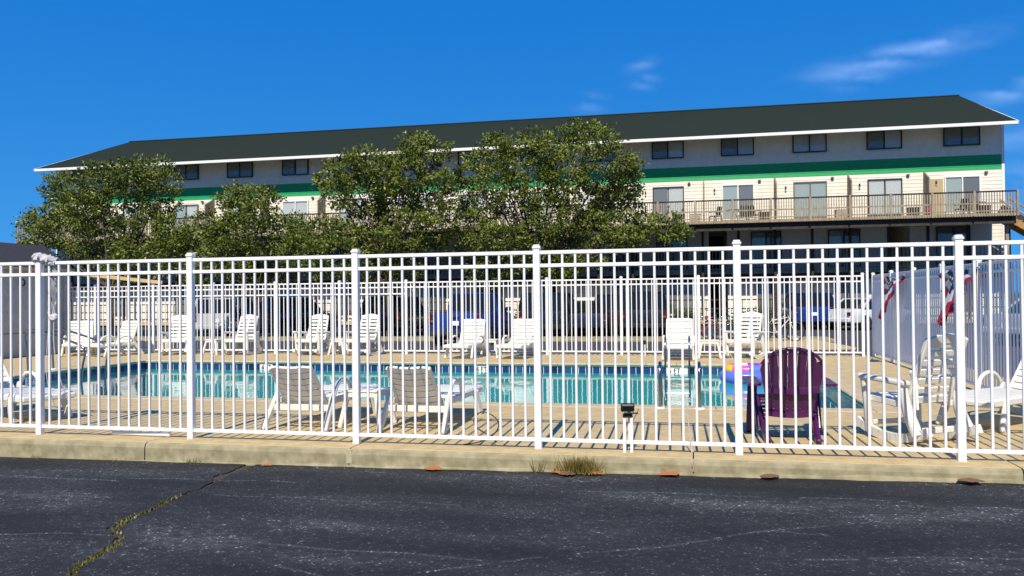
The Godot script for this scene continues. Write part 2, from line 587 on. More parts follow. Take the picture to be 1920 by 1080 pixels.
	for i in 521:
		var x := -13.0 + i * 0.044
		var d := maxf(0.004, 0.016 + 0.045 * ln.get_noise_1d(x) + 0.012 * (r.randf() - 0.5))
		var y := lot_y(x)
		lip.append([Vector3(x, y + 0.012 + 0.02 * ln.get_noise_1d(x + 40), 0.2995), Vector3(x, y + 0.006, 0.30 + d * 0.7), Vector3(x, y - 0.02, 0.30 + d)])
	for i in lip.size() - 1:
		for k in 2:
			ledge.quad(lip[i][k], lip[i][k + 1], lip[i + 1][k + 1], lip[i + 1][k])
	ledge.smooth(0.5)
	done(kerb, "mortar_ledge", ledge, M.kerb)
	for i in joints.size() - 1:
		bx(kerb, "kerb_top", Vector3((joints[i] + joints[i + 1]) / 2, 0.001, 0.068), Vector3(joints[i + 1] - joints[i] - 0.014, 0.008, 0.376), M.deck, 0.003)
	bx(kerb, "joint_patch", Vector3(-3.27, -0.07, 0.2935), Vector3(0.06, 0.14, 0.016), M.patch, 0.004)
	var walk := struct("pavement")
	for i in 12:
		bx(walk, "paving_slab", Vector3(-25.2 + i * 2.6, -0.13, -23.1), Vector3(2.585, 0.14, 2.0), M.kerb, 0.015)
	var pad := MB.new()
	pad.prism(PackedVector2Array([Vector2(-0.2, 25.2), Vector2(-0.2, 20.2), Vector2(2.6, 17.6), Vector2(4.6, 18.0), Vector2(3.8, 25.2)]), Transform3D(Basis(Vector3(1, 0, 0), Vector3(0, 0, -1), Vector3(0, 1, 0)), Vector3(0, -0.2, 0)), 0.11)
	done(walk, "concrete_pad", pad, M.deck)

func blade(b: MB, p: Vector3, h: float, r: RandomNumberGenerator, col: Color, w := 0.006) -> void:
	var a := r.randf() * TAU
	var s := Vector3(cos(a), 0, sin(a)) * w
	var lean := Vector3(r.randfn(0, 0.35), 1, r.randfn(0, 0.35)) * h
	b.tri(p - s, p + s, p + lean)
	for k in 3:
		b.c.append(col)

# ---------------------------------------------------------------- pool and deck
const PXL := -13.15
const PXR := 2.18
const PZF := -10.25
const PZN := -3.4

func deck_and_pool() -> void:
	var deck := struct("pool_deck")
	var ew := 0.3   # coping width
	var spans := [[-24.0, PXL - ew, 0.0, -13.35, 4], [PXR + ew, 5.2, -0.125, -13.35, 1], [PXL - ew, PXR + ew, -0.125, PZN + ew, 5], [PXL - ew, PXR + ew, PZF - ew, -13.35, 5]]
	for s in spans:
		var nx: int = s[4]
		var nz := maxi(1, int(absf(s[3] - s[2]) / 3.2))
		for i in nx:
			for j in nz:
				var x0 := lerpf(s[0], s[1], float(i) / nx)
				var x1 := lerpf(s[0], s[1], float(i + 1) / nx)
				var z0 := lerpf(s[2], s[3], float(j) / nz)
				var z1 := lerpf(s[2], s[3], float(j + 1) / nz)
				bx(deck, "deck_slab", Vector3((x0 + x1) / 2, -0.1, (z0 + z1) / 2), Vector3(x1 - x0 - 0.006, 0.2, z0 - z1 - 0.006), M.deck, 0.004)
	bx(deck, "deck_bed", Vector3(-9.4, -0.6, -13.1), Vector3(29, 0.6, 0.4), M.kerb)
	var pool := struct("swimming_pool")
	var y0 := -1.5
	var mid := (PXL + PXR) / 2
	var zm := (PZF + PZN) / 2
	var lx := PXR - PXL
	var lz := PZN - PZF
	bx(pool, "basin_floor", Vector3(mid, y0 - 0.1, zm), Vector3(lx + 0.6, 0.2, lz + 0.6), M.plaster)
	for w in [[Vector3(mid, 0, PZF - 0.15), Vector3(lx + 0.6, 0, 0.3)], [Vector3(mid, 0, PZN + 0.15), Vector3(lx + 0.6, 0, 0.3)], [Vector3(PXL - 0.15, 0, zm), Vector3(0.3, 0, lz - 0.002)], [Vector3(PXR + 0.15, 0, zm), Vector3(0.3, 0, lz - 0.002)]]:
		bx(pool, "basin_wall", w[0] + Vector3(0, (y0 - 0.215) / 2, 0), w[1] + Vector3(0, -0.215 - y0, 0), M.plaster)
		bx(pool, "grout_band", w[0] + Vector3(0, -0.137, 0), w[1] + Vector3(0, 0.154, 0), M.grout)
	# coping stones with a green nosing below
	var cop := [[Vector3(PXL, 0, PZF - 0.15), Vector3(lx, 0, 0), 24], [Vector3(PXL, 0, PZN + 0.15), Vector3(lx, 0, 0), 24], [Vector3(PXL - 0.15, 0, PZN + 0.3), Vector3(0, 0, -lz - 0.6), 12], [Vector3(PXR + 0.15, 0, PZN + 0.3), Vector3(0, 0, -lz - 0.6), 12]]
	for c in cop:
		var st: Vector3 = c[1] / c[2]
		for i in c[2]:
			var s := Vector3(absf(st.x) - 0.005 if st.x != 0 else 0.294, 0.045, absf(st.z) - 0.005 if st.z != 0 else 0.294)
			bx(pool, "coping_stone", c[0] + st * (i + 0.5) + Vector3(0, -0.0165, 0), s, M.coping, 0.012)
	bx(pool, "green_nosing", Vector3(mid, -0.05, PZF - 0.12), Vector3(lx, 0.02, 0.3), M.teal, 0.004)
	bx(pool, "green_nosing", Vector3(mid, -0.05, PZN + 0.12), Vector3(lx, 0.02, 0.3), M.teal, 0.004)
	bx(pool, "green_nosing", Vector3(PXL - 0.12, -0.05, zm), Vector3(0.3, 0.02, lz - 0.08), M.teal, 0.004)
	bx(pool, "green_nosing", Vector3(PXR + 0.12, -0.05, zm), Vector3(0.3, 0.02, lz - 0.08), M.teal, 0.004)
	# waterline tiles
	var blues := [mat(0.008, 0.035, 0.11, 0.12), mat(0.012, 0.05, 0.14, 0.12), mat(0.02, 0.075, 0.17, 0.15), mat(0.008, 0.02, 0.05, 0.12)]
	var markers := [[-4.65, "4 FT"], [-0.42, "5 FT"], [-9.9, "4 FT"]]
	var tl := cb(Vector3(0.143, 0.143, 0.012), 0.004)
	var nt := int(lx / 0.154)
	for i in nt:
		var x := PXL + (i + 0.5) * lx / nt
		var skip := false
		for m in markers:
			skip = skip or absf(x - m[0]) < 0.2
		if not skip:
			put(pool, "tile", tl, blues[rng.randi() % 4], Vector3(x, -0.137, PZF + 0.003))
	var ns := int(lz / 0.154)
	for i in ns:
		var z := PZN - (i + 0.5) * lz / ns
		var turn := Basis(Vector3.UP, PI / 2)
		if absf(z + 6.65) > 0.2:
			put(pool, "tile", tl, blues[rng.randi() % 4], Vector3(PXL + 0.003, -0.137, z), turn)
		put(pool, "tile", tl, blues[rng.randi() % 4], Vector3(PXR - 0.003, -0.137, z), turn)
	for m in markers:
		marker(pool, m[1], Vector3(m[0], -0.137, PZF + 0.003), 0.0)
	marker(pool, "3 FT", Vector3(PXL + 0.003, -0.137, -6.65), PI / 2)
	# entry steps at the shallow left end
	for i in 3:
		bx(pool, "entry_step", Vector3(PXL + 0.2 + i * 0.35, -0.42 - i * 0.3, -6.3), Vector3(0.4 - 0.004 * i, 0.1, 2.4), M.grout, 0.02)
	# water: one thin sheet that mirrors at low angles, rippled
	var wm := pane(0.06)
	wm.albedo_color = Color(0.5, 0.8, 0.85, 0.05)
	var nz := FastNoiseLite.new()
	nz.seed = 2
	nz.frequency = 0.012
	nz.fractal_octaves = 3
	var nt2 := NoiseTexture2D.new()
	nt2.width = 512
	nt2.height = 512
	nt2.seamless = true
	nt2.noise = nz
	nt2.as_normal_map = true
	nt2.bump_strength = 4.0
	wm.normal_enabled = true
	wm.normal_texture = nt2
	wm.normal_scale = 0.05
	wm.uv1_triplanar = true
	wm.uv1_world_triplanar = true
	wm.uv1_scale = Vector3(0.35, 0.35, 0.35)
	wm.metallic_specular = 0.46
	var wb := MB.new()
	wb.quad(Vector3(PXL, -0.168, PZN), Vector3(PXR, -0.168, PZN), Vector3(PXR, -0.168, PZF), Vector3(PXL, -0.168, PZF))
	var wo := done(self, "pool_water", wb, wm)
	wo.set_meta("kind", "structure")

func marker(pool: Node, text: String, at: Vector3, turn: float) -> void:
	var bs := Basis(Vector3.UP, turn)
	var t := put(pool, "depth_tile", cb(Vector3(0.34, 0.146, 0.013), 0.004), M.trim, at, bs)
	var tm := TextMesh.new()
	tm.text = text
	var sf := SystemFont.new()
	sf.font_names = PackedStringArray(["Droid Sans"])
	sf.font_weight = 700
	tm.font = sf
	tm.font_size = 64
	tm.pixel_size = 0.0021
	tm.depth = 0.004
	put(t, "lettering", tm, M.black, Vector3(0, 0.0, 0.0085))

# ---------------------------------------------------------------- building
const WZ := -42.0      # wall plane
const BZ := -38.3      # front of the upper balcony
const LZ := -40.9      # front of the lower balcony
const BXL := -43.05
const BXR := 16.5

func building() -> void:
	var b := thing("motel_building", "long four storey white motel with dark green roof and green band", "building", Vector3(0, 0, 0))
	# body
	var passages := [[0.9, 1.95], [10.65, 11.75], [-9.2, -8.1], [-19.2, -18.1], [-29.2, -28.1]]
	passages.sort_custom(func(p, q): return p[0] < q[0])
	bx(b, "wall_core", Vector3((BXL + BXR) / 2, 8.1, -50.1), Vector3(BXR - BXL - 0.1, 5.2, 15.6), M.siding)
	var prev := BXL
	var segs := []
	for p in passages:
		segs.append([prev, p[0]])
		prev = p[1]
	segs.append([prev, BXR])
	for s in segs:
		bx(b, "wall_core", Vector3((s[0] + s[1]) / 2, 2.68, -50.1), Vector3(s[1] - s[0] - 0.04, 5.56, 15.6), M.siding)
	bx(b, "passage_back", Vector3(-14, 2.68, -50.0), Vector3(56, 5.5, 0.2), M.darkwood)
	# lapped siding, course by course; below the upper balcony it stops at the stair passages
	var pitch := 0.2035
	for i in 54:
		var y := 0.03 + i * pitch
		var green: bool = i >= 40 and i <= 43
		var runs := [[BXL, BXR]] if y > 5.4 else segs
		for s in runs:
			var m := MB.new()
			var prof := PackedVector2Array([Vector2(-0.03, 0), Vector2(0.03, 0), Vector2(0.014, pitch + 0.012), Vector2(-0.03, pitch + 0.012)])
			m.prism(prof, Transform3D(Basis(Vector3(0, 0, 1), Vector3(0, 1, 0), Vector3(1, 0, 0)), Vector3(s[0] + 0.002, y, WZ - 0.28)), s[1] - s[0] - 0.004)
			var o := done(b, "siding_board", m, M.green if green else M.siding)
			o.position.z = 0.28
	for x in [BXL + 0.02, BXR - 0.02]:
		bx(b, "corner_board", Vector3(x, 5.3, WZ - 0.02), Vector3(0.14, 10.5, 0.16), M.trim, 0.01)
	for s in segs:
		bx(b, "corner_board", Vector3(s[0] + 0.05, 2.68, WZ + 0.0), Vector3(0.1, 5.4, 0.1), M.trim)
		bx(b, "corner_board", Vector3(s[1] - 0.05, 2.68, WZ + 0.0), Vector3(0.1, 5.4, 0.1), M.trim)
	# roof
	var rx0 := BXL - 0.2
	var rx1 := BXR + 0.15
	var ez := -40.22
	var rz := -50.0
	var ey := 10.42
	var ry := 14.02
	var roof := MB.new()
	roof.prism(PackedVector2Array([Vector2(-ez, ey), Vector2(-rz, ry), Vector2(-2 * rz + ez, ey), Vector2(-2 * rz + ez, ey - 0.14), Vector2(-rz, ry - 0.16), Vector2(-ez, ey - 0.14)]), Transform3D(Basis(Vector3(0, 0, -1), Vector3(0, 1, 0), Vector3(1, 0, 0)), Vector3(rx0, 0, 0)), rx1 - rx0)
	var ro := done(b, "roof", roof, M.roof)
	# shingle courses: long stepped strips up the front slope
	var courses := MB.new()
	var sl := Vector3(0, ry - ey, rz - ez)
	var nrm := Vector3(0, -sl.z, sl.y).normalized()
	for i in 46:
		var p := Vector3(0, ey, ez) + sl * (i / 46.0)
		var q := p + sl / 46.0
		courses.quad(Vector3(rx0, 0, 0) + p + nrm * 0.022, Vector3(rx1, 0, 0) + p + nrm * 0.022, Vector3(rx1, 0, 0) + q + nrm * 0.006, Vector3(rx0, 0, 0) + q + nrm * 0.006)
		courses.quad(Vector3(rx0, 0, 0) + p + nrm * 0.004, Vector3(rx1, 0, 0) + p + nrm * 0.004, Vector3(rx1, 0, 0) + p + nrm * 0.022, Vector3(rx0, 0, 0) + p + nrm * 0.022)
	var sc := done(ro, "shingle_course", courses, M.roof)
	sc.set_meta("kind", "stuff")
	bx(ro, "ridge_cap", Vector3((rx0 + rx1) / 2, ry + 0.02, rz), Vector3(rx1 - rx0, 0.06, 0.3), M.roof)
	bx(b, "fascia", Vector3((rx0 + rx1) / 2, ey - 0.075, ez + 0.03), Vector3(rx1 - rx0 + 0.02, 0.17, 0.05), M.trim, 0.008)
	var so := MB.new()
	so.bar(Vector3(-13.3, ey - 0.165, ez), Vector3(-13.3, ey - 0.165 + 0.365 * 1.85, WZ - 0.07), rx1 - rx0 - 0.06, 0.03)
	done(b, "soffit", so, M.trim)
	for x in [rx0 + 0.01, rx1 - 0.01]:
		for s in [-1.0, 1.0]:
			var r := MB.new()
			r.bar(Vector3(x, ey - 0.07, -50 + s * 9.85), Vector3(x, ry - 0.09, -50), 0.05, 0.15)
			done(b, "rake_board", r, M.trim)
	for x in [BXL + 0.06, BXR - 0.06]:
		var gm := MB.new()
		gm.prism(PackedVector2Array([Vector2(42.2, 10.4), Vector2(50, 13.3), Vector2(57.8, 10.4)]), Transform3D(Basis(Vector3(0, 0, -1), Vector3(0, 1, 0), Vector3(1, 0, 0)), Vector3(x - 0.05, 0, 0)), 0.1)
		done(b, "gable_wall", gm, M.siding)
	# upper windows and the sliding doors below them
	var r := RandomNumberGenerator.new()
	r.seed = 11
	var blinds := [mat(0.42, 0.46, 0.46, 0.8), mat(0.55, 0.58, 0.56, 0.8), mat(0.05, 0.055, 0.06, 0.6), mat(0.016, 0.018, 0.02, 0.6), mat(0.30, 0.38, 0.36, 0.8)]
	for k in 15:
		var cx := 14.43 - 3.951 * k
		var kinds: Array = [[3, 3], [3, 0], [0, 0], [3, 0], [3, 0]][k] if k < 5 else [[3, 0], [3, 3], [0, 3], [3, 1]][r.randi() % 4]
		window(b, Vector3(cx, 10.05, WZ + 0.03), 1.84, 1.05, M.frame_dark, blinds[kinds[0]], blinds[kinds[1]])
		var dk: Array = [[4, 3], [1, 1], [4, 4], [4, 2], [2, 1]][k] if k < 5 else [[1, 3], [4, 1], [1, 1], [4, 4]][r.randi() % 4]
		var fr: Material = [M.trim, M.frame_dark, M.frame_brown, M.trim, M.frame_dark][k % 5]
		window(b, Vector3(cx, 6.84, WZ + 0.03), 1.80, 2.05, fr, blinds[dk[0]], blinds[dk[1]], "sliding_door")
		# divider of upright boards between neighbours, its top cut on the slant
		for j in 7:
			var h := 2.35 - 0.07 * j
			bx(b, "divider_board", Vector3(cx - 1.92, 5.8 + h / 2, WZ + 0.12 + j * 0.155), Vector3(0.07, h, 0.148), M.wood)
		# wall lamp
		var lp := bx(b, "wall_lamp", Vector3(cx - 1.32, 7.55, WZ + 0.09), Vector3(0.08, 0.2, 0.12), M.frame_dark, 0.015)
		bx(lp, "lamp_glass", Vector3(0, -0.13, 0), Vector3(0.07, 0.08, 0.09), blinds[0], 0.01)
		bx(b, "vent_hood", Vector3(cx + 1.2, 8.03, WZ + 0.1), Vector3(0.16, 0.1, 0.16), M.frame_brown, 0.02)
	bx(b, "storage_door", Vector3(13.15, 6.75, WZ + 0.05), Vector3(0.62, 2.0, 0.05), mat(0.46, 0.36, 0.22, 0.7), 0.01)
	# lower sliders on both lower floors
	var low := [[4.1, 1.68], [8.3, 1.72], [13.93, 1.7], [-1.2, 1.8], [-4.05, 1.7], [-12.5, 1.75], [-16.2, 1.75], [-22.0, 1.75], [-26.0, 1.75], [-33.0, 1.75], [-38.5, 1.75]]
	for q in low:
		window(b, Vector3(q[0], 4.06, WZ + 0.03), q[1], 2.1, M.frame_dark, blinds[[3, 2, 4][r.randi() % 3]], blinds[[3, 4][r.randi() % 2]], "sliding_door")
		window(b, Vector3(q[0] + 0.3, 1.42, WZ + 0.03), q[1], 1.75, M.frame_dark, blinds[3], blinds[2], "sliding_door")
	# balconies
	balcony(b, "upper_balcony", 15.95, BZ, 5.40, 6.57, 0.125, 1.97, M.wood, M.darkwood, M.wood)
	balcony(b, "lower_balcony", 16.2, LZ, 2.75, 4.0, 0.19, 1.97, M.wood, M.darkwood, M.wood)
	# ground floor terrace rail: thin dark bars before the siding
	var tr := Node3D.new()
	tr.name = "terrace_rail"
	b.add_child(tr)
	for y in [1.22, 0.72]:
		bx(tr, "rail", Vector3(-13.3, y, LZ - 0.1), Vector3(59, 0.07, 0.05), M.darkwood)
	for i in 118:
		bx(tr, "bar", Vector3(BXR - 0.3 - i * 0.5, 0.65, LZ - 0.1), Vector3(0.035, 1.14, 0.03), M.darkwood)
	for i in 31:
		bx(b, "support_post", Vector3(BXR - 0.2 - i * 1.97, 2.6, LZ - 0.02 + 0.16), Vector3(0.14, 5.3, 0.14), M.darkwood, 0.01)
	bx(b, "terrace_slab", Vector3((BXL + BXR) / 2, -0.02, -41.2), Vector3(BXR - BXL, 0.2, 1.8), M.coping)
	# outside stair at the right end
	var stair := Node3D.new()
	stair.name = "outside_stair"
	b.add_child(stair)
	stair.position = Vector3(-0.85, -0.1, -0.5)
	for i in 15:
		bx(stair, "tread", Vector3(16.75 + i * 0.28, 5.4 - i * 0.185, BZ - 0.65), Vector3(0.3, 0.05, 1.1), M.orange_wood)
		bx(stair, "riser", Vector3(16.62 + i * 0.28, 5.3 - i * 0.185, BZ - 0.65), Vector3(0.03, 0.15, 1.1), M.orange_wood)
	for z in [BZ - 0.08, BZ - 1.22]:
		rod(stair, "stringer", Vector3(16.5, 5.38, z), Vector3(20.9, 2.5, z), 0.05, 0.3, M.orange_wood)
		rod(stair, "handrail", Vector3(16.5, 6.4, z), Vector3(20.9, 3.5, z), 0.09, 0.09, M.wood)
		if z < BZ - 0.5:
			rod(stair, "guard_board", Vector3(16.5, 5.95, z), Vector3(20.9, 3.05, z), 0.04, 0.5, M.darkwood)
	bx(stair, "landing_post", Vector3(16.5, 3.0, BZ - 0.3), Vector3(0.16, 5.2, 0.16), M.wood)

func window(b: Node, at: Vector3, w: float, h: float, fr: Material, left: Material, right: Material, called := "window") -> void:
	var o := Node3D.new()
	o.name = called
	b.add_child(o, true)
	o.position = at
	var t := 0.06
	bx(o, "frame", Vector3(0, h / 2 - t / 2, 0.06), Vector3(w, t, 0.1), fr)
	bx(o, "frame", Vector3(0, -h / 2 + t / 2, 0.06), Vector3(w, t, 0.1), fr)
	for x in [-w / 2 + t / 2, 0.0, w / 2 - t / 2]:
		bx(o, "frame", Vector3(x, 0, 0.06), Vector3(t, h - 2 * t, 0.1), fr)
	var pw := w / 2 - t * 1.5
	for s in [-1.0, 1.0]:
		var m: Material = left if s < 0 else right
		var x: float = s * w / 4
		if called == "sliding_door" and m.albedo_color.r > 0.4:   # a hanging curtain in folds
			var c := MB.new()
			var k := 10
			for i in k:
				var xa := -pw / 2 + pw * i / k
				var xb := -pw / 2 + pw * (i + 1) / k
				var za := 0.012 * (i % 2)
				var zb := 0.012 * ((i + 1) % 2)
				c.quad(Vector3(xa, -h / 2 + t, za), Vector3(xb, -h / 2 + t, zb), Vector3(xb, h / 2 - t, zb), Vector3(xa, h / 2 - t, za))
			put(o, "curtain", c.mesh(), m, Vector3(x, 0, 0.024))
		else:
			bx(o, "blind", Vector3(x, 0, 0.022), Vector3(pw, h - 2 * t, 0.02), m)
		bx(o, "pane", Vector3(x, 0, 0.075), Vector3(pw - 0.002, h - 2 * t - 0.002, 0.006), M.glass)

func balcony(b: Node, called: String, right: float, z: float, y: float, top: float, step: float, post_step: float, m: Material, cap: Material, rim: Material) -> void:
	var o := Node3D.new()
	o.name = called
	b.add_child(o)
	var xm := (BXL + right) / 2
	var L := right - BXL - 0.1
	bx(o, "floor", Vector3(xm, y + 0.02, (z + WZ) / 2), Vector3(L, 0.12, absf(z - WZ) - 0.1), M.darkwood)
	bx(o, "beam", Vector3(xm, y - 0.25, z - 0.3), Vector3(L, 0.4, 0.12), M.darkwood)
	bx(o, "rim_board", Vector3(xm, y, z - 0.03), Vector3(L, 0.16, 0.045), m)
	bx(o, "top_rail", Vector3(xm, top, z), Vector3(L + 0.1, 0.06, 0.16), cap, 0.008)
	bx(o, "mid_rail", Vector3(xm, lerpf(y, top, 0.5), z - 0.02), Vector3(L, 0.07, 0.035), m)
	bx(o, "bottom_rail", Vector3(xm, y + 0.19, z - 0.02), Vector3(L, 0.06, 0.035), m)
	var n := int(L / step)
	var bal := cb(Vector3(0.042, top - y + 0.02, 0.038))
	var rest := MB.new()
	for i in n:
		var x := right - 0.1 - i * step
		var h := (top + y) / 2 - 0.04
		if i < 300:
			put(o, "baluster", bal, m, Vector3(x, h, z + 0.02))
		else:
			rest.box(Vector3(x, h, z + 0.02), Vector3(0.042, top - y + 0.02, 0.038))
	if rest.v.size():
		var rs := done(o, "baluster_run", rest, m)
		rs.set_meta("kind", "stuff")
	for i in int(L / post_step) + 1:
		bx(o, "post", Vector3(right - 0.06 - i * post_step, (top + y) / 2 - 0.02, z + 0.045), Vector3(0.1, top - y + 0.12, 0.09), rim)

# ---------------------------------------------------------------- fences
func fence(label: String, at: Vector3, turn: float, panels: int, span: float, npick: int, third := 0) -> Node3D:
	var o := thing("picket_fence", label, "fence", at, turn, "white pool fences")
	var post := cb(Vector3(0.066, 1.91, 0.066), 0.004)
	var cap := MB.new()
	cap.cbox(Vector3(0, 0.012, 0), Vector3(0.08, 0.024, 0.08), 0.005)
	cap.cbox(Vector3(0, 0.032, 0), Vector3(0.066, 0.018, 0.066), 0.008)
	var capm := cap.mesh()
	var rail := cb(Vector3(span - 0.066, 0.036, 0.034), 0.004)
	var pick := cb(Vector3(0.022, 1.77, 0.022), 0.003)
	for i in panels + 1:
		var p := put(o, "post", post, M.white, Vector3(i * span, 0.955, 0))
		put(p, "post_cap", capm, M.white, Vector3(0, 0.955, 0))
		if i == panels:
			break
		var x := (i + 0.5) * span
		for y in [0.09, 1.75, 1.875]:
			put(o, "rail", rail, M.white, Vector3(x, y, 0))
		if i < third:
			put(o, "rail", rail, M.white, Vector3(x, 1.58, 0.03))
		for k in npick:
			put(o, "picket", pick, M.white, Vector3(i * span + (k + 1) * span / (npick + 1), 0.985, 0))
	return o

func fences() -> void:
	fence("tall white metal picket fence in front of the pool, nearest the camera", Vector3(-10.712, 0, 0), 0, 8, 1.85, 14)
	fence("white picket fence along the far side of the pool deck", Vector3(-18.53, 0, -12.9), 0, 12, 1.865, 14, 6)
	fence("white picket fence running back along the right side of the deck", Vector3(4.09, 0, -0.04), PI / 2, 7, 1.842, 14)

# ---------------------------------------------------------------- trees
const LOBES := {
	"A": [-29.4, 6.9, -26.3, 0.76, -28.1, 6.3, -25.8, 1.12, -25.3, 6.7, -24.0, 0.93, -24.5, 7.0, -24.7, 1.07, -24.4, 7.4, -26.3, 0.86, -22.9, 6.7, -25.2, 0.59, -25.0, 5.9, -25.1, 1.44, -24.1, 6.0, -26.1, 0.98, -26.3, 5.4, -24.2, 1.06, -29.9, 5.2, -26.2, 1.01, -29.8, 5.1, -25.1, 0.49, -27.7, 4.3, -24.9, 1.45, -26.0, 4.2, -25.2, 1.45, -23.7, 4.2, -24.7, 1.41, -22.0, 3.9, -24.2, 0.92, -28.0, 4.0, -23.5, 0.82, -22.9, 4.8, -25.7, 0.72, -21.7, 3.2, -24.5, 0.93, -24.0, 3.0, -24.4, 1.05],
	"B": [-18.1, 5.8, -23.2, 0.44, -18.8, 5.6, -23.6, 0.49, -17.0, 5.6, -22.4, 0.47, -16.8, 5.5, -23.2, 0.43, -18.6, 5.1, -23.6, 0.71, -16.4, 4.8, -21.7, 0.66, -19.0, 4.6, -22.7, 0.76, -18.1, 4.1, -23.1, 1.09, -16.1, 4.0, -22.1, 1.05, -20.7, 4.0, -24.5, 0.92, -18.3, 3.2, -22.3, 0.96, -17.5, 3.0, -23.4, 1.09, -16.3, 4.4, -24.3, 0.89, -14.5, 4.0, -22.5, 0.94, -14.5, 3.1, -21.6, 1.02, -14.0, 4.1, -23.9, 0.76, -13.6, 3.1, -22.6, 0.94, -16.7, 2.6, -23.6, 0.77, -19.2, 2.7, -22.2, 0.75],
	"C": [-10.7, 8.0, -25.0, 0.35, -11.5, 7.9, -25.6, 0.49, -11.3, 7.3, -24.2, 0.56, -10.3, 7.6, -25.1, 0.44, -13.1, 7.0, -24.7, 0.89, -13.9, 6.8, -24.3, 0.77, -15.2, 6.7, -25.4, 0.5, -12.3, 6.5, -24.5, 0.88, -11.1, 6.4, -24.1, 0.75, -11.2, 7.2, -26.6, 0.58, -14.1, 5.9, -24.2, 0.77, -13.5, 5.9, -25.6, 1.14, -12.2, 5.5, -25.4, 1.12, -11.4, 5.8, -26.4, 0.92, -9.9, 6.2, -24.7, 0.54, -13.4, 4.7, -26.0, 1.03, -11.3, 4.2, -24.1, 1.07, -13.9, 4.0, -26.0, 1.04, -12.4, 3.5, -25.1, 1.11, -13.2, 2.7, -25.2, 0.8, -11.8, 2.6, -25.0, 0.8, -10.9, 4.1, -25.6, 0.67, -10.2, 4.9, -24.9, 0.66],
	"D": [-4.6, 8.5, -28.0, 0.74, -5.4, 8.3, -28.0, 0.69, -3.8, 7.8, -26.2, 0.76, -6.4, 7.9, -26.2, 0.62, -7.5, 7.9, -26.8, 0.63, -5.9, 7.5, -25.7, 0.76, -8.4, 8.3, -27.4, 0.3, -7.9, 7.4, -25.9, 0.78, -9.2, 7.6, -28.1, 0.66, -3.1, 7.0, -25.5, 0.74, -2.7, 6.7, -26.6, 0.66, -9.3, 6.7, -26.7, 0.64, -7.6, 6.2, -25.5, 0.98, -6.4, 6.3, -26.1, 1.1, -5.1, 6.4, -26.1, 1.09, -4.0, 6.6, -28.4, 1.04, -2.8, 6.2, -27.4, 0.63, -10.3, 6.0, -28.3, 0.67, -9.2, 5.4, -28.0, 0.95, -7.7, 5.2, -27.9, 1.17, -5.7, 4.9, -25.9, 1.09, -4.7, 5.3, -28.2, 1.16, -3.5, 5.3, -27.7, 0.91, -2.7, 5.6, -27.0, 0.53, -9.1, 4.3, -25.9, 0.89, -7.7, 3.8, -25.5, 0.87, -6.5, 3.8, -26.3, 0.89, -5.4, 3.9, -27.9, 0.92, -4.1, 4.3, -26.9, 0.89, -2.9, 4.2, -26.3, 0.87, -2.0, 4.7, -28.4, 0.69, -1.0, 4.2, -26.4, 0.6, -0.5, 4.0, -27.2, 0.31, -2.5, 3.8, -26.7, 0.55, -10.0, 3.7, -26.5, 0.8, -8.4, 3.2, -26.5, 0.68, -6.2, 3.0, -26.9, 0.56, -7.2, 2.6, -26.5, 0.7, -5.2, 2.8, -26.3, 0.7, -8.6, 2.5, -26.6, 0.7, -4.2, 3.0, -26.5, 0.6],
}

func leaf(b: MB, p: Vector3, out: Vector3, s: float, r: RandomNumberGenerator, col: Color) -> void:
	var d := (out + Vector3(r.randfn(0, 0.6), r.randfn(0, 0.5), r.randfn(0, 0.6))).normalized()
	var side := d.cross(Vector3(r.randfn(0, 1), r.randfn(0, 1), r.randfn(0, 1))).normalized()
	var fold := d.cross(side) * s * 0.12
	var tip := p + d * s
	var m := p + d * s * 0.45
	b.tri(p, m + side * s * 0.30 + fold, tip)
	b.tri(p, tip, m - side * s * 0.30 + fold)
	for k in 6:
		b.c.append(col)

func foliage(lobes: Array, r: RandomNumberGenerator, dens: float, size: float, c0: Color, c1: Color) -> MB:
	var b := MB.new()
	for i in range(0, lobes.size(), 4):
		var ctr := Vector3(lobes[i], lobes[i + 1], lobes[i + 2])
		var rad: float = lobes[i + 3]
		var twigs := int(39 * dens * rad * rad) + 9
		for t in twigs:
			var d := Vector3(r.randfn(0, 1), r.randfn(0, 1), r.randfn(0, 1)).normalized()
			var p := ctr + d * rad * (0.35 + 0.72 * sqrt(r.randf())) * Vector3(1.05, 0.82, 1.05)
			var tone := r.randf()
			for k in 26:
				var q := p + Vector3(r.randfn(0, 0.13), r.randfn(0, 0.09), r.randfn(0, 0.13))
				leaf(b, q, d + Vector3(0, 0.25, 0), size * r.randf_range(0.65, 1.25), r, c0.lerp(c1, clampf(tone * 0.7 + r.randf() * 0.4, 0, 1)))
	return b

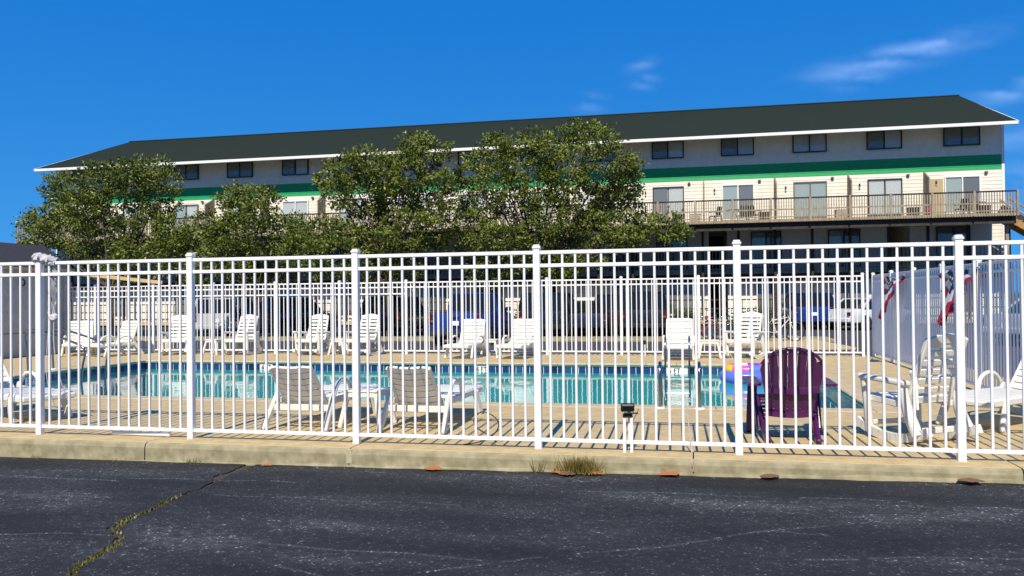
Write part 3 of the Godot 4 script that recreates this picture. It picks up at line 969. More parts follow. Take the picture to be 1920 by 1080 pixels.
func tree(label: String, lobes: Array, foot: Vector3, th: float, seed_: int, c0: Color, c1: Color) -> void:
	var r := RandomNumberGenerator.new()
	r.seed = seed_
	var o := thing("leafy_tree", label, "tree", foot, 0, "trees before the motel")
	var top := Vector3(r.randfn(0, 0.15), th, r.randfn(0, 0.15))
	pipe(o, "trunk", arc([Vector3(0, -0.1, 0), Vector3(0.05, 0.5, 0.03), top * 0.55 + Vector3(0.08, 0, 0), top], 4), [0.17, 0.15, 0.14, 0.13, 0.13, 0.125, 0.12, 0.12, 0.12, 0.115, 0.11, 0.105, 0.1], M.bark, 9)
	for i in range(0, lobes.size(), 4):
		var e := Vector3(lobes[i], lobes[i + 1], lobes[i + 2]) - foot
		var s := top * r.randf_range(0.75, 1.0)
		var mid := s.lerp(e, 0.5) + Vector3(r.randfn(0, 0.12), 0.15, r.randfn(0, 0.12))
		var pts := arc([s, mid, e], 4)
		var rr := []
		for k in pts.size():
			rr.append(lerpf(0.06, 0.012, float(k) / pts.size()))
		pipe(o, "branch", pts, rr, M.bark, 6)
	var loc := lobes.duplicate()
	for i in range(0, loc.size(), 4):
		loc[i] -= foot.x
		loc[i + 1] -= foot.y
		loc[i + 2] -= foot.z
	done(o, "crown", foliage(loc, r, 1.0, 0.15, c0, c1), M.leaf)

func trees() -> void:
	var c0 := Color(0.040, 0.066, 0.008)
	var c1 := Color(0.20, 0.235, 0.03)
	tree("leafy tree at the left end before the motel, behind the grey shed", LOBES.A, Vector3(-25.6, -0.15, -25.0), 2.2, 31, c0, c1)
	tree("small low tree between the left tree and the tall pointed one", LOBES.B, Vector3(-17.3, -0.15, -23.0), 1.8, 32, c0, c1)
	tree("leafy tree with a pointed top beside the widest tree", LOBES.C, Vector3(-12.5, -0.15, -25.3), 2.4, 33, c0, c1)
	tree("widest and tallest leafy tree, before the middle of the motel", LOBES.D, Vector3(-6.3, -0.15, -27.0), 2.5, 34, c0, c1)
	var hedge := [[-2.6, 1.2, "green shrub at the motel wall behind the large black van"], [-0.8, 0.9, "green shrub at the motel wall left of the stair passage"], [3.0, 0.8, "green shrub at the motel wall behind the bicycles"], [6.2, 0.9, "green shrub at the motel wall beside the blue car"], [-8.6, 1.0, "green shrub at the motel wall behind the blue pickup"], [-13.3, 1.2, "green shrub at the motel wall left of the blue pickup"], [-16.8, 1.3, "green shrub at the motel wall behind the small low tree"], [-21.5, 1.0, "green shrub at the motel wall behind the silver car"], [-27.5, 1.3, "green shrub at the motel wall beside the grey shed"]]
	for h in hedge:
		var r := RandomNumberGenerator.new()
		r.seed = int(h[0] * 10) + 500
		var o := thing("shrub", h[2], "shrub", Vector3(h[0], 0, -37.8), 0, "shrubs along the motel")
		var l := []
		for k in 5:
			l.append_array([r.randf_range(-h[1], h[1]), r.randf_range(0.15, 0.45), r.randf_range(-0.3, 0.3), r.randf_range(0.3, 0.5)])
		done(o, "foliage", foliage(l, r, 1.2, 0.11, Color(0.03, 0.055, 0.012), Color(0.13, 0.16, 0.04)), M.leaf)
		for k in 3:
			pipe(o, "stem", [Vector3(r.randf_range(-0.6, 0.6), -0.2, 0), Vector3(r.randf_range(-0.6, 0.6), 0.4, 0)], 0.015, M.bark, 5)

# ---------------------------------------------------------------- shed
func shed() -> void:
	var o := thing("pump_shed", "grey shed with dark shingle roof at the left end of the deck", "shed", Vector3(-17.45, 0, -12.65))
	var w := 2.6
	var l := 6.2
	# the walls: panels with dark seams between them
	for i in 5:
		bx(o, "wall_panel", Vector3(-0.06, 1.5, l * (i + 0.5) / 5), Vector3(0.1, 1.7, l / 5 - 0.008), M.shed, 0.006)
		bx(o, "wall_panel", Vector3(-0.06, 0.32, l * (i + 0.5) / 5), Vector3(0.1, 0.62, l / 5 - 0.008), M.shed, 0.006)
	bx(o, "wall_core", Vector3(-w / 2, 1.16, l / 2), Vector3(w - 0.16, 2.32, l - 0.04), M.shed)
	bx(o, "corner_board", Vector3(-0.02, 1.17, 0.02), Vector3(0.14, 2.34, 0.12), M.shed, 0.01)
	var rf := MB.new()
	var gable := PackedVector2Array([Vector2(0.16, 2.38), Vector2(-0.8, 3.06), Vector2(-w / 2 - 0.5, 3.06), Vector2(-w - 0.16, 2.38), Vector2(-w - 0.16, 2.32), Vector2(0.16, 2.32)])
	rf.prism(gable, Transform3D(Basis(), Vector3(0, 0, -0.12)), l + 0.24)
	var ro := done(o, "roof", rf, M.shingle)
	var sl := Vector3(-0.96, 0.68, 0)
	var nn := Vector3(0.68, 0.96, 0).normalized()
	for i in 7:
		for j in 14:
			var p := Vector3(0.16, 2.38, -0.12) + sl * (i + 0.5) / 7.0 + nn * 0.008 + Vector3(0, 0, (j + 0.5 + (0.3 if i % 2 else 0.0)) * 0.44)
			var bs := Basis(-sl.normalized(), nn, Vector3(0, 0, 1)) * Basis(Vector3(0, 0, 1), -0.06)
			put(ro, "shingle", cb(Vector3(0.18, 0.014, 0.434)), M.shingle, p, bs)
	bx(o, "fascia", Vector3(0.19, 2.34, l / 2), Vector3(0.03, 0.07, l + 0.26), M.tan, 0.004)
	var ring := []
	for k in 20:
		ring.append(Vector3(0.02, 1.98 + 0.085 * sin(TAU * k / 20), 1.57 + 0.085 * cos(TAU * k / 20)))
	var dial := MB.new()
	dial.lathe([Vector2(0, 0.01), Vector2(0.085, 0.0)], Transform3D(Basis(Vector3(0, 0, 1), Vector3(1, 0, 0), Vector3(0, 1, 0)), Vector3(0.004, 1.98, 1.57)))
	var cl := pipe(o, "vent_ring", ring, 0.016, M.black, 8, true)
	put(cl, "vent_face", cb(Vector3(0.012, 0.11, 0.11), 0.003), M.shed, Vector3(0.008, 1.98, 1.57))
	var board := thing("wooden_board", "long tan board resting from the shed eave to the far fence", "board")
	var bm := MB.new()
	bm.bar(Vector3(-17.2, 2.27, -12.55), Vector3(-14.5, 1.965, -12.88), 0.05, 0.1, 0.006)
	done(board, "plank", bm, M.tan)

# ---------------------------------------------------------------- furniture
func chaise(at: Vector3, face: Vector3, label: String, length := 1.75, upright := false) -> Node3D:
	# local: the head is at z = 0, the foot towards -z
	var o := thing("sun_lounger", label, "lounger", at, atan2(-face.x, -face.z), "white resin loungers")
	var m: Material = M.resin
	var seat := 0.33
	var bx0 := Vector3(0, seat - 0.08, -0.36)     # hinge of the back
	var bdir := (Vector3(0, 0.56, 0.22) if upright else Vector3(0, 0.46, 0.40)).normalized()
	var bn := Vector3(0, -bdir.z, bdir.y)
	var n := 8 if upright else 7
	for i in n:
		var w := (0.62 if upright else 0.50) - 0.004 * i
		var s := MB.new()
		var h := 0.075
		var k := 6
		for j in k:   # each slat is bowed a little across its width
			var xa := w * (float(j) / k - 0.5)
			var xb := w * (float(j + 1) / k - 0.5)
			var f := func(x: float, y: float, t: float) -> Vector3:
				var bow := 0.035 * (1.0 - 4.0 * x * x / (w * w))
				var cut := 0.028 * maxf(0.0, (absf(x) / (w / 2) - 0.72) / 0.28) ** 2 if i == n - 1 and y > 0 else 0.0
				return bx0 + bdir * (0.02 + i * 0.091 + h / 2 + y - cut) + bn * (bow * 1.0 + t) + Vector3(x, 0, 0)
			var A: Vector3 = f.call(xa, -h / 2, 0.0)
			var B: Vector3 = f.call(xb, -h / 2, 0.0)
			var C: Vector3 = f.call(xb, h / 2, 0.0)
			var D: Vector3 = f.call(xa, h / 2, 0.0)
			var t := bn * 0.016
			s.quad(B - t, A - t, D - t, C - t)
			s.quad(A + t, B + t, C + t, D + t)
			s.quad(D - t, D + t, C + t, C - t)
			s.quad(A + t, A - t, B - t, B + t)
			if j == 0:
				s.quad(A - t, A + t, D + t, D - t)
			if j == k - 1:
				s.quad(B + t, B - t, C - t, C + t)
		done(o, "back_slat", s, m)
	for sx in [-1.0, 1.0]:
		rod(o, "back_stile", bx0 + Vector3(sx * (0.30 if upright else 0.25), 0, 0), bx0 + bdir * (0.091 * n) + Vector3(sx * (0.29 if upright else 0.238), -0.02, 0), 0.03, 0.05, m, 0.008, bn)
		# side rail of the bed
		rod(o, "side_rail", Vector3(sx * 0.32, seat - 0.02, -0.3), Vector3(sx * 0.30, seat - 0.03, -length), 0.04, 0.075, m, 0.012)
		# broad splayed legs, the rear one running up into the arm
		rod(o, "leg", Vector3(sx * 0.335, seat + 0.05, -0.30), Vector3(sx * 0.37, 0.0, -0.02), 0.05, 0.085, m, 0.015)
		rod(o, "leg", Vector3(sx * 0.31, seat - 0.02, -length + 0.30), Vector3(sx * 0.34, 0.0, -length + 0.16), 0.05, 0.10, m, 0.015)
		pipe(o, "arm", arc([Vector3(sx * 0.37, 0.02, -0.05), Vector3(sx * 0.35, 0.36, -0.28), Vector3(sx * 0.34, 0.50, -0.44), Vector3(sx * 0.34, 0.52, -0.62), Vector3(sx * 0.34, 0.45, -0.76), Vector3(sx * 0.33, 0.31, -0.82)], 5), 0.024, m, 10)
	bx(o, "cross_bar", Vector3(0, 0.24, -0.20), Vector3(0.66, 0.075, 0.035), m, 0.01)
	bx(o, "cross_bar", Vector3(0, 0.27, -length + 0.25), Vector3(0.6, 0.06, 0.035), m, 0.01)
	var k := int((length - 0.5) / 0.105)
	for i in k:
		var z := -0.5 - (length - 0.5) * (i + 0.5) / k
		bx(o, "bed_slat", Vector3(0, seat + 0.012 * sin(PI * i / k), z), Vector3(0.62, 0.026, (length - 0.5) / k - 0.014), m, 0.008)
	bx(o, "foot_rail", Vector3(0, seat - 0.03, -length - 0.012), Vector3(0.64, 0.07, 0.05), m, 0.018)
	return o

func rocker(at: Vector3, face: Vector3, label: String) -> Node3D:
	# local: faces -z
	var o := thing("rocking_chair", label, "rocking chair", at, atan2(-face.x, -face.z), "white rocking chairs")
	var m: Material = M.resin
	for sx in [-1.0, 1.0]:
		var sk := []
		for i in 13:
			var t := -1.0 + 2.0 * i / 12
			sk.append(Vector3(sx * 0.31, 0.035 + 0.11 * t * t, 0.04 + 0.46 * t))
		var b := MB.new()
		for i in 12:
			b.bar(sk[i], sk[i + 1] + (sk[i + 1] - sk[i]) * 0.08, 0.055, 0.085, 0.0)
		done(o, "runner", b, m)
		pipe(o, "leg", arc([Vector3(sx * 0.31, 0.06, -0.26), Vector3(sx * 0.32, 0.32, -0.27), Vector3(sx * 0.33, 0.60, -0.30)], 4), 0.042, m, 8)
		pipe(o, "leg", arc([Vector3(sx * 0.32, 0.09, 0.38), Vector3(sx * 0.32, 0.32, 0.26), Vector3(sx * 0.33, 0.60, 0.20)], 4), [0.065, 0.062, 0.058, 0.055, 0.052, 0.049, 0.046, 0.044, 0.042], m, 8)
		rod(o, "arm", Vector3(sx * 0.335, 0.615, -0.36), Vector3(sx * 0.335, 0.58, 0.28), 0.09, 0.055, m, 0.018)
		rod(o, "seat_side", Vector3(sx * 0.28, 0.40, -0.30), Vector3(sx * 0.28, 0.36, 0.22), 0.04, 0.07, m, 0.01)
		rod(o, "back_stile", Vector3(sx * 0.265, 0.34, 0.17), Vector3(sx * 0.235, 1.02, 0.43), 0.045, 0.05, m, 0.012, Vector3(0, -0.36, 0.93))
		rod(o, "brace", Vector3(sx * 0.25, 0.66, 0.30), Vector3(sx * 0.30, 0.34, 0.36), 0.02, 0.025, m)
	for i in 6:
		bx(o, "seat_slat", Vector3(0, 0.425 - 0.008 * i, -0.29 + i * 0.09), Vector3(0.54, 0.022, 0.078), m, 0.007)
	bx(o, "seat_front", Vector3(0, 0.385, -0.335), Vector3(0.60, 0.08, 0.03), m, 0.01)
	bx(o, "stretcher", Vector3(0, 0.14, -0.26), Vector3(0.6, 0.05, 0.03), m, 0.008)
	bx(o, "stretcher", Vector3(0, 0.13, 0.34), Vector3(0.62, 0.06, 0.04), m, 0.008)
	var tilt := Basis(Vector3.RIGHT, atan2(0.26, 0.68))
	for i in 7:
		var t := (i + 0.6) / 7.2
		var c := Vector3(0, 0.36, 0.175).lerp(Vector3(0, 1.02, 0.43), t)
		bx(o, "back_slat", c, Vector3(0.50 - 0.05 * t, 0.066 if i < 6 else 0.085, 0.022), m, 0.008, tilt)
	bx(o, "back_slat", Vector3(0, 0.70, 0.302), Vector3(0.06, 0.62, 0.016), m, 0.004, tilt)
	# crest rail: an arched top
	var cr := MB.new()
	var poly := PackedVector2Array()
	for i in 9:
		var x := -0.235 + 0.47 * i / 8.0
		poly.append(Vector2(x, 0.07 - 0.9 * x * x))
	poly.append(Vector2(0.235, -0.02))
	poly.append(Vector2(-0.235, -0.02))
	cr.prism(poly, Transform3D(tilt, Vector3(0, 1.0, 0.41)), 0.03)
	done(o, "crest_rail", cr, m)
	return o

func side_table(at: Vector3, label: String, s := 0.42, h := 0.41) -> Node3D:
	var o := thing("side_table", label, "table", at, 0.0, "small white side tables")
	for i in 5:
		bx(o, "top_slat", Vector3(0, h, (i - 2) * s / 5), Vector3(s, 0.022, s / 5 - 0.008), M.resin, 0.006)
	for x in [-1.0, 1.0]:
		bx(o, "apron", Vector3(x * (s / 2 - 0.03), h - 0.04, 0), Vector3(0.03, 0.06, s - 0.04), M.resin, 0.006)
		bx(o, "apron", Vector3(0, h - 0.04, x * (s / 2 - 0.03)), Vector3(s - 0.09, 0.06, 0.03), M.resin, 0.006)
		for z in [-1.0, 1.0]:
			rod(o, "leg", Vector3(x * (s / 2 - 0.045), h - 0.02, z * (s / 2 - 0.045)), Vector3(x * (s / 2 + 0.03), 0, z * (s / 2 + 0.03)), 0.05, 0.05, M.resin, 0.01, Vector3.RIGHT)
	return o

func deck_furniture() -> void:
	chaise(Vector3(-4.30, 0, -0.58), Vector3(0.0, 0, -1), "white lounger seen from behind, left of the two facing the pool")
	chaise(Vector3(-2.98, 0, -0.66), Vector3(0.02, 0, -1), "white lounger seen from behind, right of the two facing the pool")
	side_table(Vector3(-3.66, 0, -1.15), "white side table between the two loungers facing the pool")
	chaise(Vector3(-9.2, 0, -1.45), Vector3(1, 0, 0.40), "white lounger at the left edge behind the nearest fence", 1.7)
	chaise(Vector3(4.0, 0, -3.0), Vector3(-0.72, 0, 0.70), "white lounger at the right edge beside the near rocking chair", 1.75)
	# beyond the pool
	chaise(Vector3(-16.75, 0, -12.45), Vector3(0.55, 0, 0.85), "white lounger against the grey shed", 1.35, true)
	chaise(Vector3(-15.0, 0, -12.35), Vector3(-0.25, 0, 1), "white lounger between the grey shed and the nearest rocking chair", 1.35, true)
	chaise(Vector3(-5.35, 0, -12.45), Vector3(-0.12, 0, 1), "white lounger beyond the pool before the blue pickup", 1.3, true)
	chaise(Vector3(-4.05, 0, -12.45), Vector3(-0.14, 0, 1), "white lounger beyond the pool, right of the blue pickup", 1.3, true)
	chaise(Vector3(-0.33, 0, -12.4), Vector3(-0.02, 0, 1), "white lounger behind the far pool ladder", 1.3, true)
	rocker(Vector3(2.14, 0, -1.2), Vector3(-0.52, 0, -0.85), "white rocking chair close behind the near fence at the right")
	rocker(Vector3(-13.65, 0, -12.3), Vector3(0.35, 0, 0.95), "white rocking chair beyond the pool, nearest the grey shed")
	rocker(Vector3(-11.8, 0, -12.4), Vector3(0.0, 0, 1), "white rocking chair beyond the pool, second from the shed")
	rocker(Vector3(-9.75, 0, -12.4), Vector3(-0.05, 0, 1), "white rocking chair beyond the pool, third from the shed")
	rocker(Vector3(-8.35, 0, -12.4), Vector3(-0.12, 0, 1), "white rocking chair beyond the pool, fourth from the shed")
	rocker(Vector3(1.15, 0, -12.25), Vector3(-0.45, 0, 0.9), "white rocking chair beyond the pool before the bicycles")
	side_table(Vector3(-12.55, 0, -12.3), "white side table between the first two far rocking chairs", 0.36)
	side_table(Vector3(-9.05, 0, -12.5), "white side table between the third and fourth far rocking chairs", 0.36)
	side_table(Vector3(-4.95, 0, -12.4), "white side table between the far loungers by the blue pickup", 0.36)
	side_table(Vector3(0.35, 0, -12.1), "white side table beside the rocking chair before the bicycles", 0.44)
	adirondack()

func adirondack() -> void:
	var o := thing("adirondack_chair", "purple plastic fan back garden chair facing the pool", "chair", Vector3(0.92, 0, -0.98), 0.03)
	var m: Material = M.purple
	# fan of back boards, leaning towards the camera
	var lean := Basis(Vector3.RIGHT, 0.36)
	var base := Vector3(0, 0.25, 0.12)
	for i in 7:
		var k := i - 3
		var a := k * 0.052
		var h := 0.735 - 0.015 * k * k
		var b := MB.new()
		var w0 := 0.0265
		var w1 := 0.0435
		b.prism(PackedVector2Array([Vector2(-w0, 0), Vector2(w0, 0), Vector2(w1, h - 0.02 - (0.02 * k if k > 0 else 0.0)), Vector2(0, h + 0.002), Vector2(-w1, h - 0.02 + (0.02 * k if k < 0 else 0.0))]), Transform3D(lean * Basis(Vector3(0, 0, 1), -a), base + Vector3(k * 0.0585, 0, 0)), 0.02)
		done(o, "back_board", b, m)
	# curved rim over the top and two bands across the back
	var rim := []
	for i in 15:
		var a := -0.40 + 0.80 * i / 14.0
		rim.append(base + lean * Vector3(0.288 * sin(a * 2.6) / sin(1.04), 0.735 - 0.165 * pow(a / 0.40, 2.0), 0.022))
	pipe(o, "rim", rim, 0.016, m, 8)
	for y in [0.30, 0.04]:
		var w: float = 0.205 + y * 0.17
		var band := []
		for i in 9:
			var x: float = -w + 2 * w * i / 8.0
			band.append(base + lean * Vector3(x, y - 0.02 * (1 - x * x / (w * w)), 0.038))
		var bb := MB.new()
		for i in 8:
			bb.bar(band[i], band[i + 1], 0.03, 0.05, 0.0)
		done(o, "back_band", bb, m)
	for i in 6:
		bx(o, "seat_slat", Vector3(0, 0.25 + 0.028 * i, 0.08 - i * 0.088), Vector3(0.50, 0.02, 0.076), m, 0.006, Basis(Vector3.RIGHT, -0.3))
	for sx in [-1.0, 1.0]:
		# sweeping rear leg, front leg and broad paddle arm
		rod(o, "rear_leg", Vector3(sx * 0.27, 0.36, -0.40), Vector3(sx * 0.235, 0.0, 0.34), 0.05, 0.11, m, 0.012)
		rod(o, "front_leg", Vector3(sx * 0.31, 0.55, -0.36), Vector3(sx * 0.335, 0.0, -0.36), 0.10, 0.035, m, 0.01, Vector3(0, 0, 1))
		rod(o, "arm_support", Vector3(sx * 0.315, 0.52, -0.20), Vector3(sx * 0.30, 0.10, 0.02), 0.03, 0.07, m, 0.006)
		var arm := MB.new()
		arm.prism(PackedVector2Array([Vector2(-0.06, -0.34), Vector2(0.065, -0.34), Vector2(0.085, 0.25), Vector2(0.075, 0.42), Vector2(0.0, 0.47), Vector2(-0.07, 0.42), Vector2(-0.06, 0.2)]), Transform3D(Basis(Vector3(1, 0, 0), Vector3(0, 0, -1), Vector3(0, 1, 0)), Vector3(sx * 0.355, 0.56, -0.02)), 0.024)
		done(o, "arm", arm, m)
	bx(o, "front_apron", Vector3(0, 0.36, -0.43), Vector3(0.56, 0.07, 0.02), m, 0.006)

# ---------------------------------------------------------------- cars
func car(kind: String, paint: Color, at: Vector3, turn: float, label: String, plate := true) -> Node3D:
	# local: nose at -z, tail at +z
	var o := thing("parked_car", label, "car", at, turn, "cars parked behind the pool")
	var pm := mat(paint.r, paint.g, paint.b, 0.25)
	pm.clearcoat_enabled = true
	pm.clearcoat = 0.6
	pm.clearcoat_roughness = 0.03
	var tall := {"suv": 1.72, "pickup": 1.80, "sedan": 1.44, "van": 1.80}[kind] as float
	var belt := {"suv": 1.08, "pickup": 1.12, "sedan": 0.95, "van": 1.10}[kind] as float
	var hw := 0.90 if kind == "sedan" else 0.96
	var L := {"suv": 4.6, "pickup": 5.4, "sedan": 4.6, "van": 4.9}[kind] as float
	var st := [[-L / 2, 0.42, belt - 0.32, 0.80], [-L / 2 + 0.12, 0.30, belt - 0.18, 0.92], [-L / 2 + 0.9, 0.28, belt - 0.08, 0.99], [-0.75, 0.28, belt, 1.0], [0.6, 0.28, belt, 1.0], [L / 2 - 0.25, 0.30, belt, 0.99], [L / 2 - 0.05, 0.36, belt - 0.03, 0.95], [L / 2, 0.45, belt - 0.22, 0.90]]
	var rings := []
	for s in st:
		var w: float = hw * s[3]
		var y0: float = s[1]
		var y1: float = s[2]
		var q := []
		for p in [Vector2(-0.86, 0.0), Vector2(-0.97, 0.10), Vector2(-1.0, 0.45), Vector2(-0.98, 0.85), Vector2(-0.90, 1.0), Vector2(-0.5, 1.03), Vector2(0.5, 1.03), Vector2(0.90, 1.0), Vector2(0.98, 0.85), Vector2(1.0, 0.45), Vector2(0.97, 0.10), Vector2(0.86, 0.0)]:
			q.append(Vector3(-p.x * w, lerpf(y0, y1, p.y), s[0]))
		rings.append(q)
	var b := MB.new()
	b.loft(rings)
	b.smooth(0.75)
	done(o, "body", b, pm)
	var back := {"suv": L / 2 - 0.04, "pickup": 0.55, "sedan": 1.55, "van": L / 2 - 0.04}[kind] as float
	var rear_rake := {"suv": 0.25, "pickup": 0.12, "sedan": 0.6, "van": 0.15}[kind] as float
	var cab := []
	var roof := []
	for s in [[-1.05, 0.0], [-0.35, 1.0], [back - rear_rake, 1.0], [back, 0.0]]:
		var y: float = belt - 0.02 if s[1] == 0.0 else tall - 0.05
		cab.append([Vector3(hw * 0.94, belt - 0.02, s[0]), Vector3(hw * (0.78 if s[1] > 0 else 0.93), y + 0.001, s[0]), Vector3(-hw * (0.78 if s[1] > 0 else 0.93), y + 0.001, s[0]), Vector3(-hw * 0.94, belt - 0.02, s[0])])
	var g := MB.new()
	g.loft(cab)
	done(o, "window_glass", g, M.darkglass)
	for z in [-0.42, 0.2 * (back - rear_rake) , back - rear_rake + 0.03]:
		var w: float = hw * 0.79
		roof.append([Vector3(w, tall - 0.06, z), Vector3(w * 0.9, tall - 0.01, z), Vector3(0, tall, z), Vector3(-w * 0.9, tall - 0.01, z), Vector3(-w, tall - 0.06, z)])
	var rb := MB.new()
	rb.loft(roof)
	done(o, "roof", rb, pm)
	for sx in [-1.0, 1.0]:
		rod(o, "pillar", Vector3(sx * hw * 0.94, belt - 0.03, -1.04), Vector3(sx * hw * 0.79, tall - 0.05, -0.38), 0.05, 0.06, pm)
		rod(o, "pillar", Vector3(sx * hw * 0.94, belt - 0.03, back - 0.01), Vector3(sx * hw * 0.79, tall - 0.05, back - rear_rake), 0.07, 0.10, pm)
		rod(o, "pillar", Vector3(sx * hw * 0.945, belt - 0.03, back * 0.3), Vector3(sx * hw * 0.79, tall - 0.05, back * 0.28), 0.03, 0.09, M.black, 0.0, Vector3(0, 0, 1))
		var mi := bx(o, "mirror", Vector3(sx * (hw + 0.10), belt + 0.08, -0.72), Vector3(0.20, 0.15, 0.10), M.black if paint.r < 0.2 else pm, 0.03)
		bx(mi, "mirror_glass", Vector3(0, 0, 0.052), Vector3(0.16, 0.11, 0.006), M.steel)
		bx(o, "headlight", Vector3(sx * hw * 0.66, belt - 0.34, -L / 2 + 0.05), Vector3(0.32, 0.14, 0.10), mat(0.6, 0.62, 0.65, 0.1), 0.03)
		var tz := L / 2 - 0.02
		var tb := bx(o, "taillight", Vector3(sx * hw * 0.84, belt - 0.22, tz), Vector3(0.16, 0.34 if kind != "sedan" else 0.18, 0.10), mat(0.09, 0.006, 0.006, 0.15), 0.02)
		bx(tb, "reverse_lamp", Vector3(-sx * 0.01, -0.06, 0.05), Vector3(0.11, 0.05, 0.01), M.frame_brown, 0.003)
		for z in [-L / 2 + 0.88, L / 2 - 0.95]:
			var t := Transform3D(Basis(Vector3(0, 0, 1), Vector3(sx, 0, 0), Vector3(0, sx, 0)), Vector3(sx * (hw - 0.20), 0.34, z))
			var ty := MB.new()
			ty.lathe([Vector2(0.2, -0.02), Vector2(0.31, -0.02), Vector2(0.34, 0.03), Vector2(0.34, 0.19), Vector2(0.31, 0.235), Vector2(0.21, 0.225)], t, 22)
			var w := done(o, "wheel", ty, M.rubber)
			var rim := MB.new()
			rim.lathe([Vector2(0.21, 0.215), Vector2(0.17, 0.19), Vector2(0.06, 0.215), Vector2(0.0, 0.22)], t, 14)
			done(w, "rim", rim, M.steel)
	bx(o, "bumper", Vector3(0, 0.46, L / 2 + 0.01), Vector3(hw * 1.86, 0.2, 0.16), M.steel if kind == "pickup" else (M.black if kind == "van" else pm), 0.04)
	bx(o, "bumper", Vector3(0, 0.44, -L / 2 + 0.02), Vector3(hw * 1.7, 0.2, 0.16), M.black, 0.04)
	if plate and paint.b > 0.1:
		bx(o, "plate", Vector3(0, belt - 0.35, L / 2 + 0.02 if kind != "pickup" else L / 2 + 0.1), Vector3(0.30, 0.15, 0.02), M.trim, 0.004)
	if kind == "pickup":
		bx(o, "cargo_bed", Vector3(0, belt + 0.012, 1.6), Vector3(1.5, 0.03, 1.9), M.rubber)
		bx(o, "tailgate_handle", Vector3(0, belt - 0.16, L / 2 + 0.01), Vector3(0.26, 0.08, 0.04), M.black, 0.01)
	bx(o, "underbody", Vector3(0, 0.3, 0), Vector3(hw * 1.5, 0.2, L * 0.86), M.rubber)
	return o

func cars() -> void:
	var gy := -0.15
	car("pickup", Color(0.008, 0.035, 0.22), Vector3(-7.75, gy, -21.6), 0.0, "bright blue pickup truck with its tailgate to the pool")
	car("van", Color(0.008, 0.008, 0.010), Vector3(-5.75, gy, -26.4), 0.0, "black van parked close on the right of the blue pickup")
	car("sedan", Color(0.012, 0.016, 0.032), Vector3(-4.35, gy, -27.4), 0.08, "dark navy sedan between the black vans")
	car("suv", Color(0.025, 0.008, 0.010), Vector3(-3.2, gy, -29.2), 0.0, "dark maroon car mostly hidden beside the large black van")
	car("van", Color(0.010, 0.011, 0.014), Vector3(-1.95, gy, -27.3), 0.02, "large black van left of the lounger behind the ladder")
	car("suv", Color(0.010, 0.010, 0.012), Vector3(-13.0, gy, -27.9), 0.0, "black car under the tree with the pointed top")
	car("suv", Color(0.009, 0.010, 0.012), Vector3(-17.6, gy, -26.6), -0.25, "black car behind the second far rocking chair")
	car("suv", Color(0.42, 0.43, 0.45), Vector3(-21.2, gy, -26.6), 0.5, "silver car behind the first far rocking chair")
	car("suv", Color(0.005, 0.03, 0.17), Vector3(5.25, gy, -34.4), 0.05, "blue car with dark rear window, right of the bicycles")
	car("sedan", Color(0.62, 0.63, 0.64), Vector3(8.0, gy, -33.3), -0.9, "white car at the corner where the two fences meet")
	car("sedan", Color(0.45, 0.46, 0.48), Vector3(11.2, gy, -21.0), -1.1, "silver car seen through the right hand fence")

